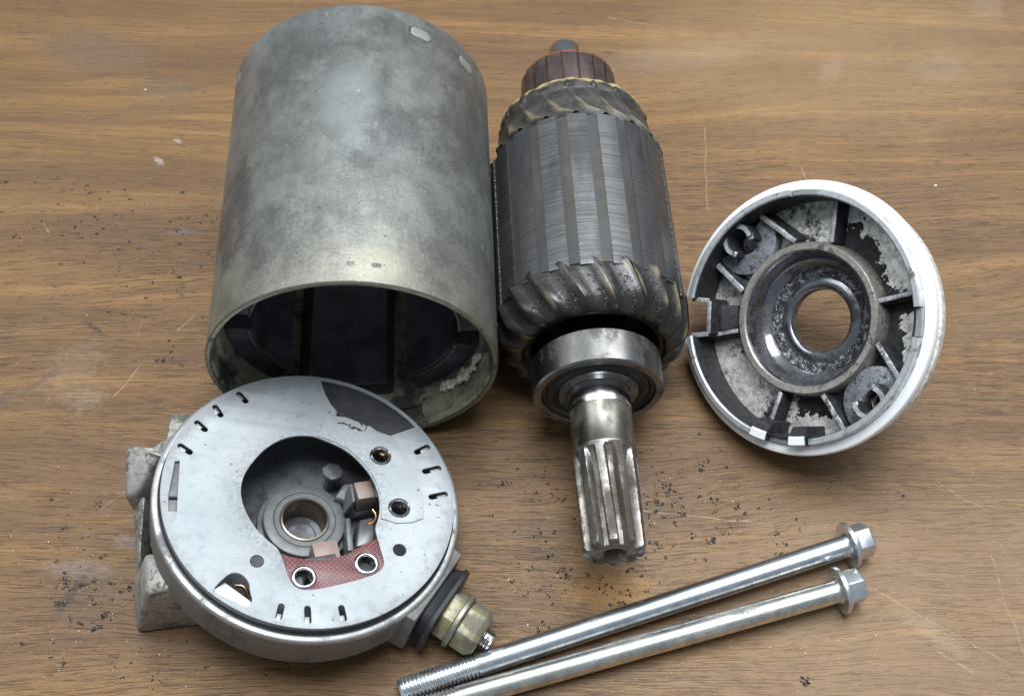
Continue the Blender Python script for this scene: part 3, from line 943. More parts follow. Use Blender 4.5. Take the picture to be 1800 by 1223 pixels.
# outer flange and wall, broken by the cable notch between 147 and 165 degrees
body = arc('rim', [(33.35, -3.4), (35.0, -3.4), (35.3, -3.05), (37.0, -3.0), (37.7, -3.25), (38.0, -3.8), (38.0, -5.2), (37.6, -5.8), (34.2, -11.6), (33.3, -12.5)], 165.5, 506.5, M['alu'])
for a0, a1, top in ((165.5, 224.5, 0.0), (255, 327.5, -0.25), (340.5, 416.5, 0.0), (430.5, 506.5, 0.0)):
    arc('lip', [(33.3, -3.9), (33.35, top - .3), (33.7, top), (34.9, top), (35.15, top - .3), (35.15, -3.5)], a0, a1, M['lip'])
for a0, a1, top in ((327.9, 340.1, -1.3), (416.9, 430.1, -1.3), (234, 246, -1.9)):
    arc('low_lip', [(33.3, -3.9), (33.35, top - .3), (33.7, top), (34.9, top), (35.15, top - .3), (35.15, -3.5)], a0, a1, M['rim'])
# dark inside wall
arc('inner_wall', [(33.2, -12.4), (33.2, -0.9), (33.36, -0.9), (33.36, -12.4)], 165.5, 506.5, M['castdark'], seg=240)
# webbed floor with the two bolt holes
HB = (109.0, -71.0)
RB = 30.4
holes = [circle(RB * math.cos(R(a)), RB * math.sin(R(a)), 3.0) for a in HB]
notch = []
ring = [(36.0 * math.cos(R(t)), 36.0 * math.sin(R(t))) for t in np.linspace(165.6, 506.4, 150)]
notch = [(29.2 * math.cos(R(t)), 29.2 * math.sin(R(t))) for t in (146.6, 152, 160, 165.4)]
floor_ = poly_plate('web_floor', ring + notch, [circle(0, 0, 20.5, 96)] + holes, -14.6, -12.0, M['cast'], C, 0.1)
# hub with bearing pocket
hub = lathe('hub', [(18.9, -6.8), (19.3, -6.3), (20.8, -6.2), (21.3, -6.7), (21.9, -13), (21.9, -17.5)], M['hub'], C, 128, angle=40)
lathe('pocket_wall', [(18.88, -6.9), (17.9, -8.2), (17.6, -12.6), (17.2, -13.1), (15.6, -14.4), (15.0, -14.6), (14.6, -15.4)], M['pocket'], hub, 128, angle=40)


def blob(r, z, t):
    return r + 0.18 * math.sin(9 * t) + 0.14 * math.sin(23 * t + 2)


lathe('grease_ring', [(15.2, -14.8), (14.9, -14.6), (14.5, -14.75), (13.8, -15.0), (13.0, -14.9), (12.3, -15.4), (11.6, -15.3)], M['grease'], hub, 144, angle=60, rad=blob)
lathe('bore', [(12.6, -15.6), (11.2, -15.0), (10.2, -14.9), (9.3, -15.1), (8.9, -15.6), (8.8, -17.6), (9.4, -18.0)], M['pocket'], hub, 96, angle=40)
# outer back of the casting, shoulder widened to block light under the hole
lathe('back_cone', [(37.5, -5.9), (34.1, -11.7), (30.5, -15.5), (29.6, -19.6), (28.6, -20.0), (24, -20.4), (22.4, -28.4), (21.8, -28.9), (19.4, -28.9), (18.9, -28.2), (18.6, -18.2), (9.2, -18.1)], M['alu'], C, 128, 165.5, 506.5, angle=35)


def rib(x0, y0, x1, y1, wd, top, mat, drop=0.0):
    L = math.hypot(x1 - x0, y1 - y0)
    ux, uy = (x1 - x0) / L, (y1 - y0) / L
    px, py = -uy * wd / 2, ux * wd / 2
    pts = []
    for (x, y, tz) in ((x0, y0, top - drop), (x1, y1, top)):
        for s in (-1, 1):
            pts += [(x + s * px * 2.3, y + s * py * 2.3, -12.5), (x + s * px, y + s * py, tz)]
    return hull('rib', pts, mat, C, 0.35)


for (x0, y0, x1, y1, wd, tp) in ((-2.2, 33.1, 5.0, 21.2, 1.7, -6.6), (20.2, 26.4, 14.6, 16.3, 1.5, -6.8), (-20.3, 26.2, -15.4, 15.4, 1.9, -6.6), (32.6, -6.6, 20.9, -4.2, 1.5, -7.0),
                                 (-22.4, -24.4, -14.9, -16.0, 1.5, -6.9), (-1.0, -33.0, -3.4, -21.3, 1.7, -6.9), (18.6, -27.3, 16.2, -14.3, 1.7, -7.2), (-32.2, 8.4, -21.0, 5.4, 1.4, -6.6)):
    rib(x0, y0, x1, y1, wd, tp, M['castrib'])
# crescent pads and bolt sleeves
for ah in HB:
    cx, cy = RB * math.cos(R(ah)), RB * math.sin(R(ah))
    o, i_ = [], []
    for t in np.linspace(ah + 180 - 108, ah + 180 + 108, 30):
        o.append((cx + 9.2 * math.cos(R(t)), cy + 9.2 * math.sin(R(t))))
    for t in np.linspace(ah + 180 + 95, ah + 180 - 95, 26):
        i_.append((cx + 4.1 * math.cos(R(t)), cy + 4.1 * math.sin(R(t))))
    lim = [(x, y) if math.hypot(x, y) < 33.1 else (x * 33.1 / math.hypot(x, y), y * 33.1 / math.hypot(x, y)) for x, y in o + i_]
    poly_plate('bolt_pad', lim, [], -12.4, -8.2, M['pad'], C, 0.5)
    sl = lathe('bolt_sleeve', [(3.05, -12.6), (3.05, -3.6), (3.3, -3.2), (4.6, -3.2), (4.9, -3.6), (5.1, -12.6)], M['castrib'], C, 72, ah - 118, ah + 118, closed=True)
    for v in sl.data.vertices:
        v.co.x += cx * S
        v.co.y += cy * S
        rr = math.hypot(v.co.x, v.co.y)
        if rr > 33.3 * S:
            v.co.x *= 33.3 * S / rr
            v.co.y *= 33.3 * S / rr
    for side in (-1, 1):
        t = R(ah + side * 118)
        px, py = cx + 4.1 * math.cos(t), cy + 4.1 * math.sin(t)
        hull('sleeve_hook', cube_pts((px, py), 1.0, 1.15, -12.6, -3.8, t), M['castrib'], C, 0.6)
# stop blocks on the lip
for a0, a1 in ((225.2, 233.6), (245.6, 253.8)):
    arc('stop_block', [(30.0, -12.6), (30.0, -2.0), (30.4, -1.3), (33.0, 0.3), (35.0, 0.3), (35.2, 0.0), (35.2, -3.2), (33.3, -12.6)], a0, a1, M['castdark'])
    arc('block_top', [(32.6, 0.25), (33.0, 0.65), (34.9, 0.65), (35.15, 0.3)], a0 + .1, a1 - .1, M['alu'])
# notch walls
nw = []
for t in (147.2, 164.8):
    e = (35.0 * math.cos(R(t)), 35.0 * math.sin(R(t)))
    i2 = (29.0 * math.cos(R(156 + (t - 156) * 1.08)), 29.0 * math.sin(R(156 + (t - 156) * 1.08)))
    nw.append((e, i2))
    tx = R(t + 90)
    pts = []
    for (x, y) in (e, i2):
        for s in (-.75, .75):
            for z in (-14.4, -2.2):
                pts.append((x + s * math.cos(tx), y + s * math.sin(tx), z))
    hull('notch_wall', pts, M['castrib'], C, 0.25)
(i0, i1) = nw[0][1], nw[1][1]
dr = R(156)
pts = []
for (x, y) in (i0, i1):
    for s in (-.7, .7):
        for z in (-14.4, -2.2):
            pts.append((x + s * math.cos(dr), y + s * math.sin(dr), z))
hull('notch_wall', pts, M['castrib'], C, 0.25)
hull('notch_block', [(-26.3, 16.0, -12.3), (-26.3, 16.0, -7.2), (-19.6, 13.0, -12.3), (-19.6, 13.0, -9.0), (-21.9, 6.2, -12.3), (-21.9, 6.2, -9.0), (-29.6, 7.2, -12.3), (-29.6, 7.2, -7.2)], M['castdark'], C, 0.3)

# ------------------------------------------------------------------ brush end frame
K = 1.03
en = Vector((.264, .108, .958)).normalized()
ea = Vector((0, 1, 0)).cross(en).normalized()
eb = en.cross(ea)
EC = Vector((-51.16, 131.43, 25.4))
E = thing('brush_end_frame', 'round brush end frame with pale zinc plate, red fibre strip and yellow terminal nut', 'end frame', EC, ea, eb, en)
EM = Matrix(((ea.x, eb.x, en.x), (ea.y, eb.y, en.y), (ea.z, eb.z, en.z)))


def e_loc(p):
    return tuple(EM.transposed() @ (Vector(p) - EC))


lathe('drum', [(36.6, -0.9), (37.0, -0.15), (37.4, 0.0), (38.4, 0.0), (38.7, -0.4), (38.75, -1.2), (38.6, -11.2), (38.0, -12.8), (36.0, -14.0), (28, -15.5), (16, -19.5), (13.5, -22.2), (0.1, -22.3)], M['drum'], E, 160, angle=35)
lathe('rim_edge', [(36.9, 0.02), (37.3, 0.14), (38.35, 0.14), (38.72, -0.3), (38.8, -1.3)], M['rim'], E, 160, angle=50)
lathe('bowl', [(37.0, -0.2), (36.4, -0.6), (36.2, -10), (35, -13.2), (31, -15.2), (20, -16.6), (10, -17.0)], M['bowl'], E, 128, angle=50)
lathe('seal_ring', [(36.2 + 0.95 * math.cos(t), 0.75 + 0.95 * math.sin(t)) for t in np.linspace(0, 2 * math.pi, 15)[:-1]], M['rubber'], E, 160, closed=True, angle=60)
# zinc plate
opening = [(-0.77, 16.99), (-5.44, 16.4), (-9.23, 14.49), (-12.48, 11.39), (-15.18, 6.94), (-16.82, 2.94), (-17.21, -1.23), (-16.25, -5.13), (-14.53, -8.48), (-12.53, -11.36), (-9.92, -13.94), (-7.04, -15.89), (-6.05, -17.49), (-4.99, -20.01), (-3.9, -22.88), (-2.91, -24.62), (-1.48, -25.93), (0.86, -26.22), (3.8, -25.53), (9.05, -23.66), (14.71, -21.33), (17.39, -19.7), (18.53, -18.04), (18.72, -16.47), (17.84, -13.85), (16.82, -10.43), (16.0, -7.73), (16.78, -5.21), (17.08, -2.3), (16.68, 1.38), (15.43, 4.99), (13.65, 8.16), (10.93, 11.22), (7.85, 13.82), (4.47, 15.28), (2.22, 16.04)]
torn = [(-20.51, -28.46), (-18.03, -24.68), (-16.33, -23.24), (-14.11, -23.34), (-12.15, -25.43), (-11.73, -27.85), (-10.93, -29.5), (-11.4, -31.9), (-14.1, -31.3), (-17.67, -29.8)]
dark = [(-0.6, 34.75), (1.09, 30.19), (2.82, 27.1), (4.46, 25.14), (4.26, 23.63), (6.65, 23.83), (9.42, 22.99), (12.19, 21.96), (11.97, 20.28), (12.8, 22.06), (15.29, 20.62), (18.67, 19.69), (25.4, 23.6), (23.2, 25.9), (20.4, 28.1), (17.2, 30.2), (13.6, 32.0), (10.0, 33.3), (6.6, 34.1), (3.0, 34.6)]
slots = [((-18.7, 24.82), (-20.86, 27.21)), ((-24.28, 19.55), (-26.64, 22.4)), ((-27.47, 14.62), (-30.13, 16.65)), ((-30.12, 7.49), (-32.96, 9.1)),
         ((25.79, 15.89), (28.6, 18.0)), ((28.02, 10.34), (31.6, 11.9)), ((29.79, 2.96), (33.3, 4.3)), ((1.4, -30.64), (1.8, -34.0)), ((9.11, -29.66), (9.9, -32.6)), ((-4.54, -30.73), (-4.9, -33.6))]
strip = [(-33.3, 4.47), (-31.97, 4.9), (-31.09, -4.84), (-30.6, -9.4), (-32.7, -9.6), (-33.4, -5.2)]
PR = 35.45
outer = []
for t in range(0, 360, 2):
    outer.append((PR * math.cos(R(t)), PR * math.sin(R(t))))
eye_p = [(16.37, 13.12), (21.66, -1.53)]
eye_r = [(0.0, -22.55), (14.43, -17.29)]
hl = [chaikin(opening), chaikin(torn, 1), dark, strip]
slots = [(a, tuple(c * min(1, 33.7 / math.hypot(*b)) for c in b)) for a, b in slots]
hl += [slot_ring(*a, *b, 1.8) for a, b in slots]
hl += [circle(-11.12, -19.98, 1.75), circle(22.19, -13.0, 1.8)] + [circle(x, y, 2.4) for x, y in eye_p]
crease = [(3.05, 26.55), (3.4, 26.4), (-0.05, 16.9), (-0.45, 17.05)]
plate = poly_plate('brush_plate', sc2(outer, K), [sc2(h, K) for h in hl], 2.35, 3.1, M['zinc'], E, 0.14)
lathe('plate_skirt', [(36.35, 2.95), (36.5, 2.6), (36.45, 0.6), (36.0, 0.5)], M['zinc'], plate, 160)
over = [(3.35, 26.2), (4.1, 25.3), (4.1, 23.3), (6.65, 23.5), (9.42, 22.7), (11.7, 21.8), (12.0, 20.0), (13.0, 21.8), (15.29, 20.3), (18.6, 19.5), (22.46, 15.21), (25.01, 10.26), (26.61, 5.61), (27.5, 1.46), (27.68, -3.6), (24.91, -5.09), (21.09, -5.78), (17.4, -4.95), (17.38, -2.3), (16.98, 1.38), (15.73, 5.1), (13.95, 8.4), (11.2, 11.5), (8.0, 14.1), (4.6, 15.6), (2.3, 16.3), (0.1, 16.9)]
poly_plate('spring_sheet', sc2(over, K), [sc2(circle(x, y, 2.4), K) for x, y in eye_p], 3.12, 3.5, M['zinc'], plate, 0.12)
# dark sheet seen through the torn corner, and the sooty gap behind the crease
poly_plate('dark_sheet', sc2([(-1.5, 35.0), (1, 28), (3, 22), (12, 18.6), (20, 18.4), (26.3, 23.2), (22.5, 26.8), (16, 31.1), (8, 34.1)], K), [], 1.6, 2.25, M['darksheet2'], plate, 0.1)
poly_plate('strip_underlay', sc2([(-34.3, 5.2), (-31.5, 5.6), (-30.2, -9.9), (-33.6, -10.2)], K), [], 1.4, 2.2, M['boss'], plate, 0.1)
hull('strip_step', [(-34.6, -5.5, 2.0), (-31.6, -5.1, 2.0), (-31.6, -5.9, 2.0), (-34.5, -6.2, 2.0), (-34.6, -5.5, 2.9), (-31.8, -5.1, 2.9), (-31.8, -5.6, 2.9), (-34.5, -6.0, 2.9)], M['black'], plate, 0.1)
for (a, b) in slots:
    a, b = Vector(a) * K, Vector(b) * K
    m = (a + b) / 2
    d = (b - a).normalized()
    ang = math.atan2(d.y, d.x)
    c_ = m + d * 0.55 * (b - a).length / 1.6
    hull('slot_tab', cube_pts((c_.x, c_.y), (b - a).length * 0.36, 0.6, 0.9, 1.9, ang), M['rim'], plate, 0.12)
def shard(pts, r_):
    return hull('metal_shard', [(x * K + rng.normal(0, r_), y * K + rng.normal(0, r_), z) for x, y, z in pts], M['bright'], plate, 0.08)


shard([(4.6, 23.6, 3.2), (6.6, 23.9, 3.2), (6.4, 24.4, 3.9), (5.0, 24.2, 3.6), (5.6, 23.4, 3.9)], 0.1)
shard([(10.2, 22.9, 3.2), (11.2, 22.6, 3.2), (11.6, 21.0, 3.3), (10.9, 21.2, 4.2), (10.4, 22.4, 4.1)], 0.1)
shard([(11.4, 20.4, 3.2), (12.6, 21.6, 3.2), (12.4, 20.6, 3.9), (11.8, 20.1, 3.8)], 0.1)
for q in range(7):
    x0_, y0_ = 5.2 + q * 0.85, 21.8 - q * 0.28 + rng.normal(0, .3)
    hull('scuff_burr', [(x0_ * K + rng.normal(0, .5), y0_ * K + rng.normal(0, .35), 3.5 + 0.22 * (i % 2)) for i in range(6)], M['darksheet'], plate, 0.03)
# bent flap inside the torn window
hull('torn_flap', [(-20.9, -29.2, 2.6), (-18.2, -25.6, 0.4), (-11.2, -30.6, 1.4), (-11.6, -33.0, 2.6), (-20.9, -29.2, 2.2), (-18.2, -25.6, 0.0), (-11.2, -30.6, 1.0), (-11.6, -33.0, 2.2)], M['alu'], plate, 0.08)
# red fibre board under the plate
top_arc = [(-6.6, -16.9), (-3.41, -17.58), (-0.69, -17.83), (2.03, -17.89), (5.05, -17.35), (8.06, -16.22), (10.73, -14.55), (13.39, -12.27), (15.44, -11.03), (16.83, -10.2), (17.6, -10.4)]
low_arc = [(20.2, -16.0), (20.2, -18.6), (18.2, -21.2), (9, -25.4), (3, -27.2), (-1.5, -27.4), (-4.5, -25.6), (-6, -22)]
poly_plate('fibre_board', sc2(top_arc + low_arc, K), [sc2(circle(x, y, 2.4), K) for x, y in eye_r], 1.1, 2.3, M['fibre'], E, 0.12)
for (x, y), z in [(p, 3.5) for p in eye_p] + [(p, 2.35) for p in eye_r]:
    ro = 2.95 if z > 3 else 3.15
    ey = lathe('eyelet', [(1.95, z - 3.2), (1.95, z - 0.2), (2.1, z + 0.25), (2.45, z + 0.5), (ro - .25, z + 0.3), (ro, z - 0.02)], M['bright'], E, 48, angle=60)
    for v in ey.data.vertices:
        v.co.x += x * K * S
        v.co.y += y * K * S
# bushing boss
bs = lathe('bushing_boss', [(10.9, -17.1), (10.75, -10.9), (10.6, -10.25), (10.2, -10.05), (8.2, -10.05), (8.0, -10.25), (7.8, -10.05), (6.6, -10.05), (6.2, -10.4)], M['boss'], E, 96, angle=40)
lathe('bushing', [(6.25, -10.5), (6.15, -10.05), (5.75, -9.95), (5.6, -10.3), (5.55, -18.5)], M['bronze'], bs, 72, angle=45)
lathe('bore_floor', [(5.56, -18.3), (4.2, -18.6), (3.6, -18.2), (0.05, -18.3)], M['bowl'], bs, 48, angle=30)
lathe('boss_step', [(12.2, -17.0), (11.9, -12.9), (10.6, -12.4)], M['bowl'], bs, 72, angle=35)
# carbon brushes and their holders
b1 = Vector((14.2, 6.2)) * K
hull('brush', cube_pts(b1, 2.9, 2.55, -9.0, -2.2, R(18)), M['brush'], E, 0.18)
hull('brush', cube_pts(Vector((5.0, -13.2)) * K, 3.15, 2.6, -6.5, -0.6, R(17)), M['brush'], E, 0.18)
hull('brush_holder', cube_pts(Vector((17.4, 7.2)) * K, 2.0, 3.2, -9.5, -1.2, R(18)), M['darksheet'], E, 0.2)
hull('brush_holder', cube_pts(Vector((4.0, -17.0)) * K, 3.8, 1.6, -8, 0.6, R(17)), M['darksheet'], E, 0.2)
hull('holder_blade', [(9.6, 2.0, -9), (12.2, 2.6, -9), (9.4, 7.8, -9), (11.4, 8.6, -9), (11.2, 2.2, -2.4), (11.8, 2.6, -2.4), (10.2, 8.0, -3.4), (10.8, 8.4, -3.2)], M['bowl'], E, 0.15)
hull('spring_post', cube_pts((5.9, 13.8), 1.0, 1.0, -17, -8.2, R(20)), M['bowl'], E, 0.3)
hull('post_head', [(5.9 + 3.0 * math.cos(t), 13.8 + 2.7 * math.sin(t), z) for t in np.linspace(0.2, 6.48, 8)[:-1] for z in (-8.4, -7.0)], M['bowl'], E, 0.35)
hull('wire_lug', [(6.3, 6.4, -12), (9.4, 11.4, -12), (12.4, 12, -12), (11.8, 5, -12), (7.2, 6.4, -8.0), (9.2, 10.6, -7.4), (11.2, 10.8, -7.2), (10.6, 5.6, -7.8)], M['bowl'], E, 0.4)
hull('wire_strip', [(9.9, 0.2, -13), (11.6, 0.6, -13), (11.2, -9.4, -13), (13.4, -9.0, -13), (10.2, 0.2, -7.5), (11.4, 0.5, -7.5), (11.4, -9.2, -7.5), (12.9, -8.9, -7.5)], M['boss'], E, 0.2)
hull('insulator_wedge', [(12.6, -9, -12), (18.4, -7, -12), (17.6, 1, -12), (13.2, 0, -12), (13.2, -8.4, -6.4), (17.8, -7, -5.6), (17.2, 0.4, -5.6), (13.8, -0.6, -6.2)], M['darksheet'], E, 0.4)


def cable(name, pts, r, mat, parent, n=10):
    cu = bpy.data.curves.new(name, 'CURVE')
    cu.dimensions = '3D'
    cu.bevel_depth = r
    cu.bevel_resolution = 3
    cu.resolution_u = 10
    sp = cu.splines.new('BEZIER')
    sp.bezier_points.add(len(pts) - 1)
    for bp, p in zip(sp.bezier_points, pts):
        bp.co = p
        bp.handle_left_type = bp.handle_right_type = 'AUTO'
    tmp = bpy.data.objects.new('tmp', cu)
    me = bpy.data.meshes.new_from_object(tmp)
    bpy.data.objects.remove(tmp)
    bpy.data.curves.remove(cu)
    me.transform(Matrix.Scale(S, 4))
    me.materials.clear()
    return finish(name, me, mat, parent, 60)


cable('copper_lead', [(16.2, 9.4, -3.4), (17.0, 8.6, -2.0), (17.6, 7.0, -3.0), (19.5, 6, -8)], 0.45, M['copper'], E)
cable('copper_lead', [(16.6, 1.6, -4.0), (17.6, 0.2, -4.4), (17.3, -1.2, -5.4), (15.8, -1.6, -6.4)], 0.42, M['copper'], E)
cable('copper_lead', [(14, 16, -2.5), (16.4, 13.2, -1.6), (18.6, 12.2, -2.4), (21, 10, -4)], 0.8, M['copper'], E)
cable('copper_lead', [(-15.6, -25.0, -1.6), (-13.6, -25.4, -1.2), (-12.2, -27.2, -2.4)], 0.5, M['copper'], E)
# terminal: pad, rubber grommet, nut, washer, cap nut and stud along one radial axis
ta = R(-31.0)
td = Vector((math.cos(ta), math.sin(ta), 0))
tt = Vector((-td.y, td.x, 0))
tz_ = Vector((0, 0, 1))
TZ = -9.6
term = bpy.data.objects.new('terminal', None)
COL.objects.link(term)
term.parent = E
term.empty_display_size = 0.005
mm = Matrix(((tt.x, tz_.x, td.x), (tt.y, tz_.y, td.y), (tt.z, tz_.z, td.z))).to_4x4()
mm.translation = Vector((0, 0, TZ)) * S
term.matrix_local = mm


def ngon_stack(name, n, secs, mat, parent, rot=0.0, sx=1.0, sy=1.0, bevel=0.25):
    pts = []
    for r, z in secs:
        for i in range(n):
            t = 2 * math.pi * (i + rot) / n
            pts.append((r * sx * math.cos(t), r * sy * math.sin(t), z))
    return hull(name, pts, mat, parent, bevel)


hull('terminal_pad', [(-12, -8, 33), (12, -8, 33), (-12, 9.2, 33), (12, 9.2, 33), (-11.6, -7.5, 39.6), (11.6, -7.5, 39.6), (-11.6, 8.6, 39.6), (11.6, 8.6, 39.6)], M['drum'], term, 0.5)
def oval(r, z, t):
    return r / max(abs(math.cos(t)) ** 4 + (abs(math.sin(t)) / 0.72) ** 4, 1e-6) ** 0.25
lathe('grommet', [(2, 39.6), (9.6, 39.6), (10.0, 40.2), (10.3, 41.6), (11.2, 42.4), (11.0, 43.4), (10.4, 43.7), (3, 43.7)], M['rubber'], term, 72, angle=40, rad=oval)
ngon_stack('hex_nut', 6, [(6.8, 43.7), (6.8, 47.0)], M['nut'], term, 0.15)
lathe('washer', [(3, 47.0), (7.0, 47.0), (7.5, 47.3), (7.5, 48.2), (7.1, 48.6), (3, 48.6)], M['nut2'], term, 48, angle=40)
ngon_stack('hex_nut', 6, [(6.4, 48.6), (6.6, 49.2), (6.6, 53.4), (5.2, 55.0)], M['nut'], term, 0.32, bevel=0.35)
lathe('terminal_stud', [(2.9, 52), (2.9, 55.0), (2.4, 55.2), (2.85, 55.6), (2.4, 56.0), (2.85, 56.4), (2.4, 56.8), (2.7, 57.2), (2.2, 57.7), (0.05, 57.7)], M['bright'], term, 32, angle=30)
# cast mounting bracket on the left, its foot on the table
def bracket(name, pts, bev=1.1):
    return hull(name, [e_loc(p) for p in pts], M['bracket'], E, bev, 3)


bracket('bracket_foot', [(-97.4, 105.4, 0.1), (-80, 107.5, 0.3), (-88.5, 105.8, 26), (-80, 108, 27), (-99.2, 113, 0.3), (-80, 116, 0.5), (-97.4, 116.5, 10), (-91, 117.5, 24), (-80, 118, 24)])
bracket('bracket_web', [(-97.2, 112, 4), (-97.2, 118, 9.5), (-97.3, 132, 20.5), (-97.2, 133, 4), (-93.5, 117, 20), (-93.0, 133, 27), (-92.8, 117, 3), (-92.5, 133, 4)])
bracket('bracket_block', [(-98.0, 131.5, 9), (-98.2, 131.2, 26), (-97.6, 142.5, 34), (-97.6, 142.5, 12), (-94.5, 132.5, 27.5), (-87.5, 141.5, 34.5), (-87.5, 143, 14), (-94.0, 132, 9)])
bracket('bracket_block', [(-92, 140.5, 10), (-92, 140.5, 33.8), (-84, 138, 33.5), (-84, 138, 10), (-84, 150, 12), (-88, 146, 12), (-88, 146, 31.5), (-84, 150, 30)])
prism('bracket_ear', sc2([(-36.6, 23.6), (-31.8, 24.4), (-27, 22), (-33, 12), (-36.5, 15.6)], K), -22, -5.2, M['bracket'], E, 0.6)
bracket('bracket_rib', [(-90, 118, 8), (-86, 118, 8), (-90, 118, 26), (-84, 118, 27), (-90, 122, 8), (-84, 122, 8), (-89, 122, 27), (-82, 122, 28)])

# ------------------------------------------------------------------ two long bolts
def bolt(label, p_end, p_flange, mat, spin):
    a, b = Vector(p_end), Vector(p_flange)
    z = (b - a).normalized()
    x = Vector((0, 0, 1)).cross(z).normalized()
    y = z.cross(x)
    T = thing('flange_bolt', label, 'bolt', a, x, y, z, 'long bolts laid side by side')
    L = (b - a).length
    TH = 21.0
    lathe('shank', [(2.6, TH - 0.6), (2.95, TH + 0.2), (2.95, L - 1.2), (3.3, L - 0.3), (3.8, L + .1)], mat, T, 64, angle=40)
    # thread: helix of sixty turns per ring step
    V, F = [], []
    seg, pitch = 32, 1.0
    turns = int(TH / pitch)
    prof_ = [(0.0, 2.5), (0.35, 2.98), (0.55, 2.98), (0.9, 2.5)]
    rows = []
    for i in range(turns * seg + 1):
        t = 2 * math.pi * i / seg
        base = pitch * i / seg
        row = []
        for (pz, pr) in prof_:
            zz_ = base + pz
            k = min(1.0, max(0.0, zz_ / 1.4))
            rr = min(pr, 2.35 + 0.65 * k)
            row.append(len(V))
            V.append((rr * math.cos(t), rr * math.sin(t), zz_))
        rows.append(row)
    for r0_, r1_ in zip(rows[:-1], rows[1:]):
        for q in range(3):
            F.append((r0_[q], r1_[q], r1_[q + 1], r0_[q + 1]))
    raw('thread', V, F, mat, T, 30)
    lathe('thread_core', [(0.05, 0.25), (2.0, 0.25), (2.35, 0.5), (2.52, 1.2), (2.52, TH)], mat, T, 48, angle=40)
    hd = lathe('flange', [(3.0, L - 0.1), (6.0, L - 0.1), (6.2, L + 0.3), (6.1, L + 0.9), (5.2, L + 1.6), (4.6, L + 2.0), (3, L + 2.1)], M['bolthead'], T, 64, angle=40)
    ngon_stack('hex_head', 6, [(4.75, L + 1.4), (4.75, L + 5.7), (4.1, L + 6.4)], M['bolthead'], T, spin, bevel=0.22)
    return T


bolt('bluish long flange bolt lying nearer the splined shaft, touching the terminal nut', (-28.4, 89.6, 3.05), (88.9, 127.3, 6.15), M['bolt'], 0.25)
bolt('yellowish long flange bolt nearest the bottom edge, its thread cut off by the frame', (-33.5, 82.2, 3.05), (84.7, 114.6, 6.15), M['bolt2'], 0.6)

# ------------------------------------------------------------------ crumbs and grit on the table
ico_bm = bmesh.new()
bmesh.ops.create_icosphere(ico_bm, subdivisions=1, radius=1)
IV = np.array([v.co[:] for v in ico_bm.verts])
IF = np.array([[v.index for v in f.verts] for f in ico_bm.faces])
ico_bm.free()


def scatter(name, spots, mat, label, cat):
    Vs, Fs = [], []
    for k, (x, y, s) in enumerate(spots):
        v = IV * rng.uniform(0.55, 1.25, (len(IV), 1)) * s
        v = v * np.array([rng.uniform(.7, 1.5), rng.uniform(.6, 1.1), rng.uniform(.35, .7)])
        a = rng.uniform(0, 6.28)
        c_, s_ = math.cos(a), math.sin(a)
        v = np.c_[v[:, 0] * c_ - v[:, 1] * s_, v[:, 0] * s_ + v[:, 1] * c_, v[:, 2]]
        v += np.array([x, y, -v[:, 2].min() - 0.03])
        Vs.append(v)
        Fs.append(IF + k * len(IV))
    o = raw(name, np.concatenate(Vs).tolist(), np.concatenate(Fs).tolist(), mat, None, smooth=False, fix=False)
    o['kind'] = 'stuff'
    o['label'] = label
    o['category'] = cat
    return o


sp = []


def crumb(x, y, s):
    """a crumb, or for the larger ones a ragged clump of flakes"""
    if s < 0.34:
        sp.append((x, y, s))
        return
    for _ in range(int(rng.integers(4, 8))):
        sp.append((x + rng.normal(0, s * 0.75), y + rng.normal(0, s * 0.5), s * rng.uniform(0.3, 0.75)))


def cluster(cx, cy, sx, sy, n, s0=0.10, s1=0.3):
    hubs = [(rng.normal(cx, sx), rng.normal(cy, sy)) for _ in range(max(2, n // 9))]
    for _ in range(n):
        s = s0 + (s1 - s0) * rng.random() ** 2.8
        if rng.random() < 0.55:
            h = hubs[rng.integers(len(hubs))]
            x, y = rng.normal(h[0], sx * 0.16), rng.normal(h[1], sy * 0.16)
        else:
            x, y = rng.normal(cx, sx), rng.normal(cy, sy)
        crumb(x, y, s * 1.5)
    for _ in range(n * 3):
        h = hubs[rng.integers(len(hubs))]
        sp.append((rng.normal(h[0], sx * 0.4), rng.normal(h[1], sy * 0.4), rng.uniform(.04, .10)))


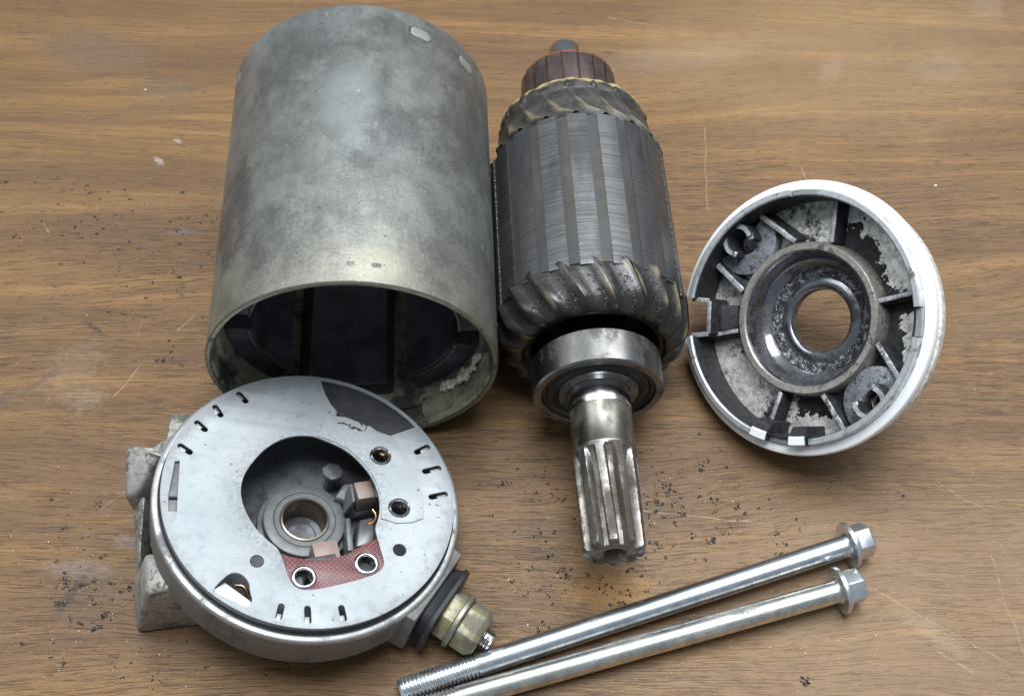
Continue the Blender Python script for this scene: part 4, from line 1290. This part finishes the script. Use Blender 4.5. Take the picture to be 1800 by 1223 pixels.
cluster(36, 139, 9, 8, 190, .09, .42)      # right of the pinion
cluster(45, 148, 12, 10, 110, .09, .36)
cluster(30, 122, 10, 5, 55, .09, .36)
cluster(60, 135, 10, 7, 60, .09, .36)
cluster(9, 131, 6, 10, 60, .09, .36)       # left of the pinion
cluster(2, 146, 7, 6, 36, .09, .42)
cluster(5, 116, 10, 6, 40, .09, .3)
cluster(-122, 243, 22, 11, 150, .10, .36)  # left side
cluster(-108, 231, 16, 8, 80, .10, .34)
cluster(-150, 240, 14, 10, 60, .10, .36)
cluster(-118, 213, 20, 8, 60, .10, .28)
cluster(-106, 190, 8, 5, 14, .12, .4)
cluster(-110, 126, 9, 7, 60, .10, .42)
cluster(-118, 112, 4, 7, 70, .10, .45)
cluster(-105, 113, 4, 4, 24, .12, .5)
cluster(-96, 99, 8, 5, 36, .10, .34)
cluster(-70, 97, 12, 4, 40, .10, .3)
cluster(0, 108, 9, 6, 34, .10, .34)
cluster(20, 165, 6, 6, 24, .1, .3)
cluster(80, 152, 16, 6, 50, .09, .3)
for _ in range(220):
    sp.append((rng.uniform(-150, 150), rng.uniform(85, 330), rng.uniform(.08, .16)))
for x, y, s in ((-2.4, 148.4, .95), (-1.2, 149, .7), (-3.6, 147.8, .6), (-107, 238.6, .7), (10.5, 127.2, .8), (40, 143, .95), (41.2, 142.2, .7), (54, 131.5, .9), (33.5, 127.5, .8), (14.6, 121, .8),
                (-104, 189.5, .7), (-123, 134.6, .8), (-101, 117.6, .9), (-103.5, 116.8, .6), (-106.5, 110.6, 1.0), (-107, 109.6, .8), (-96.3, 113.5, .6), (72.4, 127.6, .8), (73.4, 127, .5), (74.5, 93.5, .7), (74.4, 92.2, .7),
                (7.0, 105.6, .7), (8.4, 104.5, .6), (19.8, 104.6, .6), (9.5, 131, .6), (78, 137.5, .6), (62, 141, .9), (64, 139, .7), (-5.0, 162, .5), (11.5, 133.5, .6)):
    crumb(x, y, s * 0.85)
scatter('carbon_crumbs', sp, M['carbon'], 'black carbon crumbs scattered over the wooden table', 'crumbs')
gr = [(rng.uniform(-150, 150), rng.uniform(85, 330), rng.uniform(.06, .15)) for _ in range(420)]
gr += [(rng.normal(45, 30), rng.normal(115, 18), rng.uniform(.06, .18)) for _ in range(220)]
gr += [(rng.normal(-105, 22), rng.normal(115, 16), rng.uniform(.06, .17)) for _ in range(120)]
gr += [(139.4, 257.2, .55), (-128, 301, .4)]
scatter('pale_grit', gr, M['grit'], 'tiny pale grit specks sprinkled over the wooden table', 'grit')
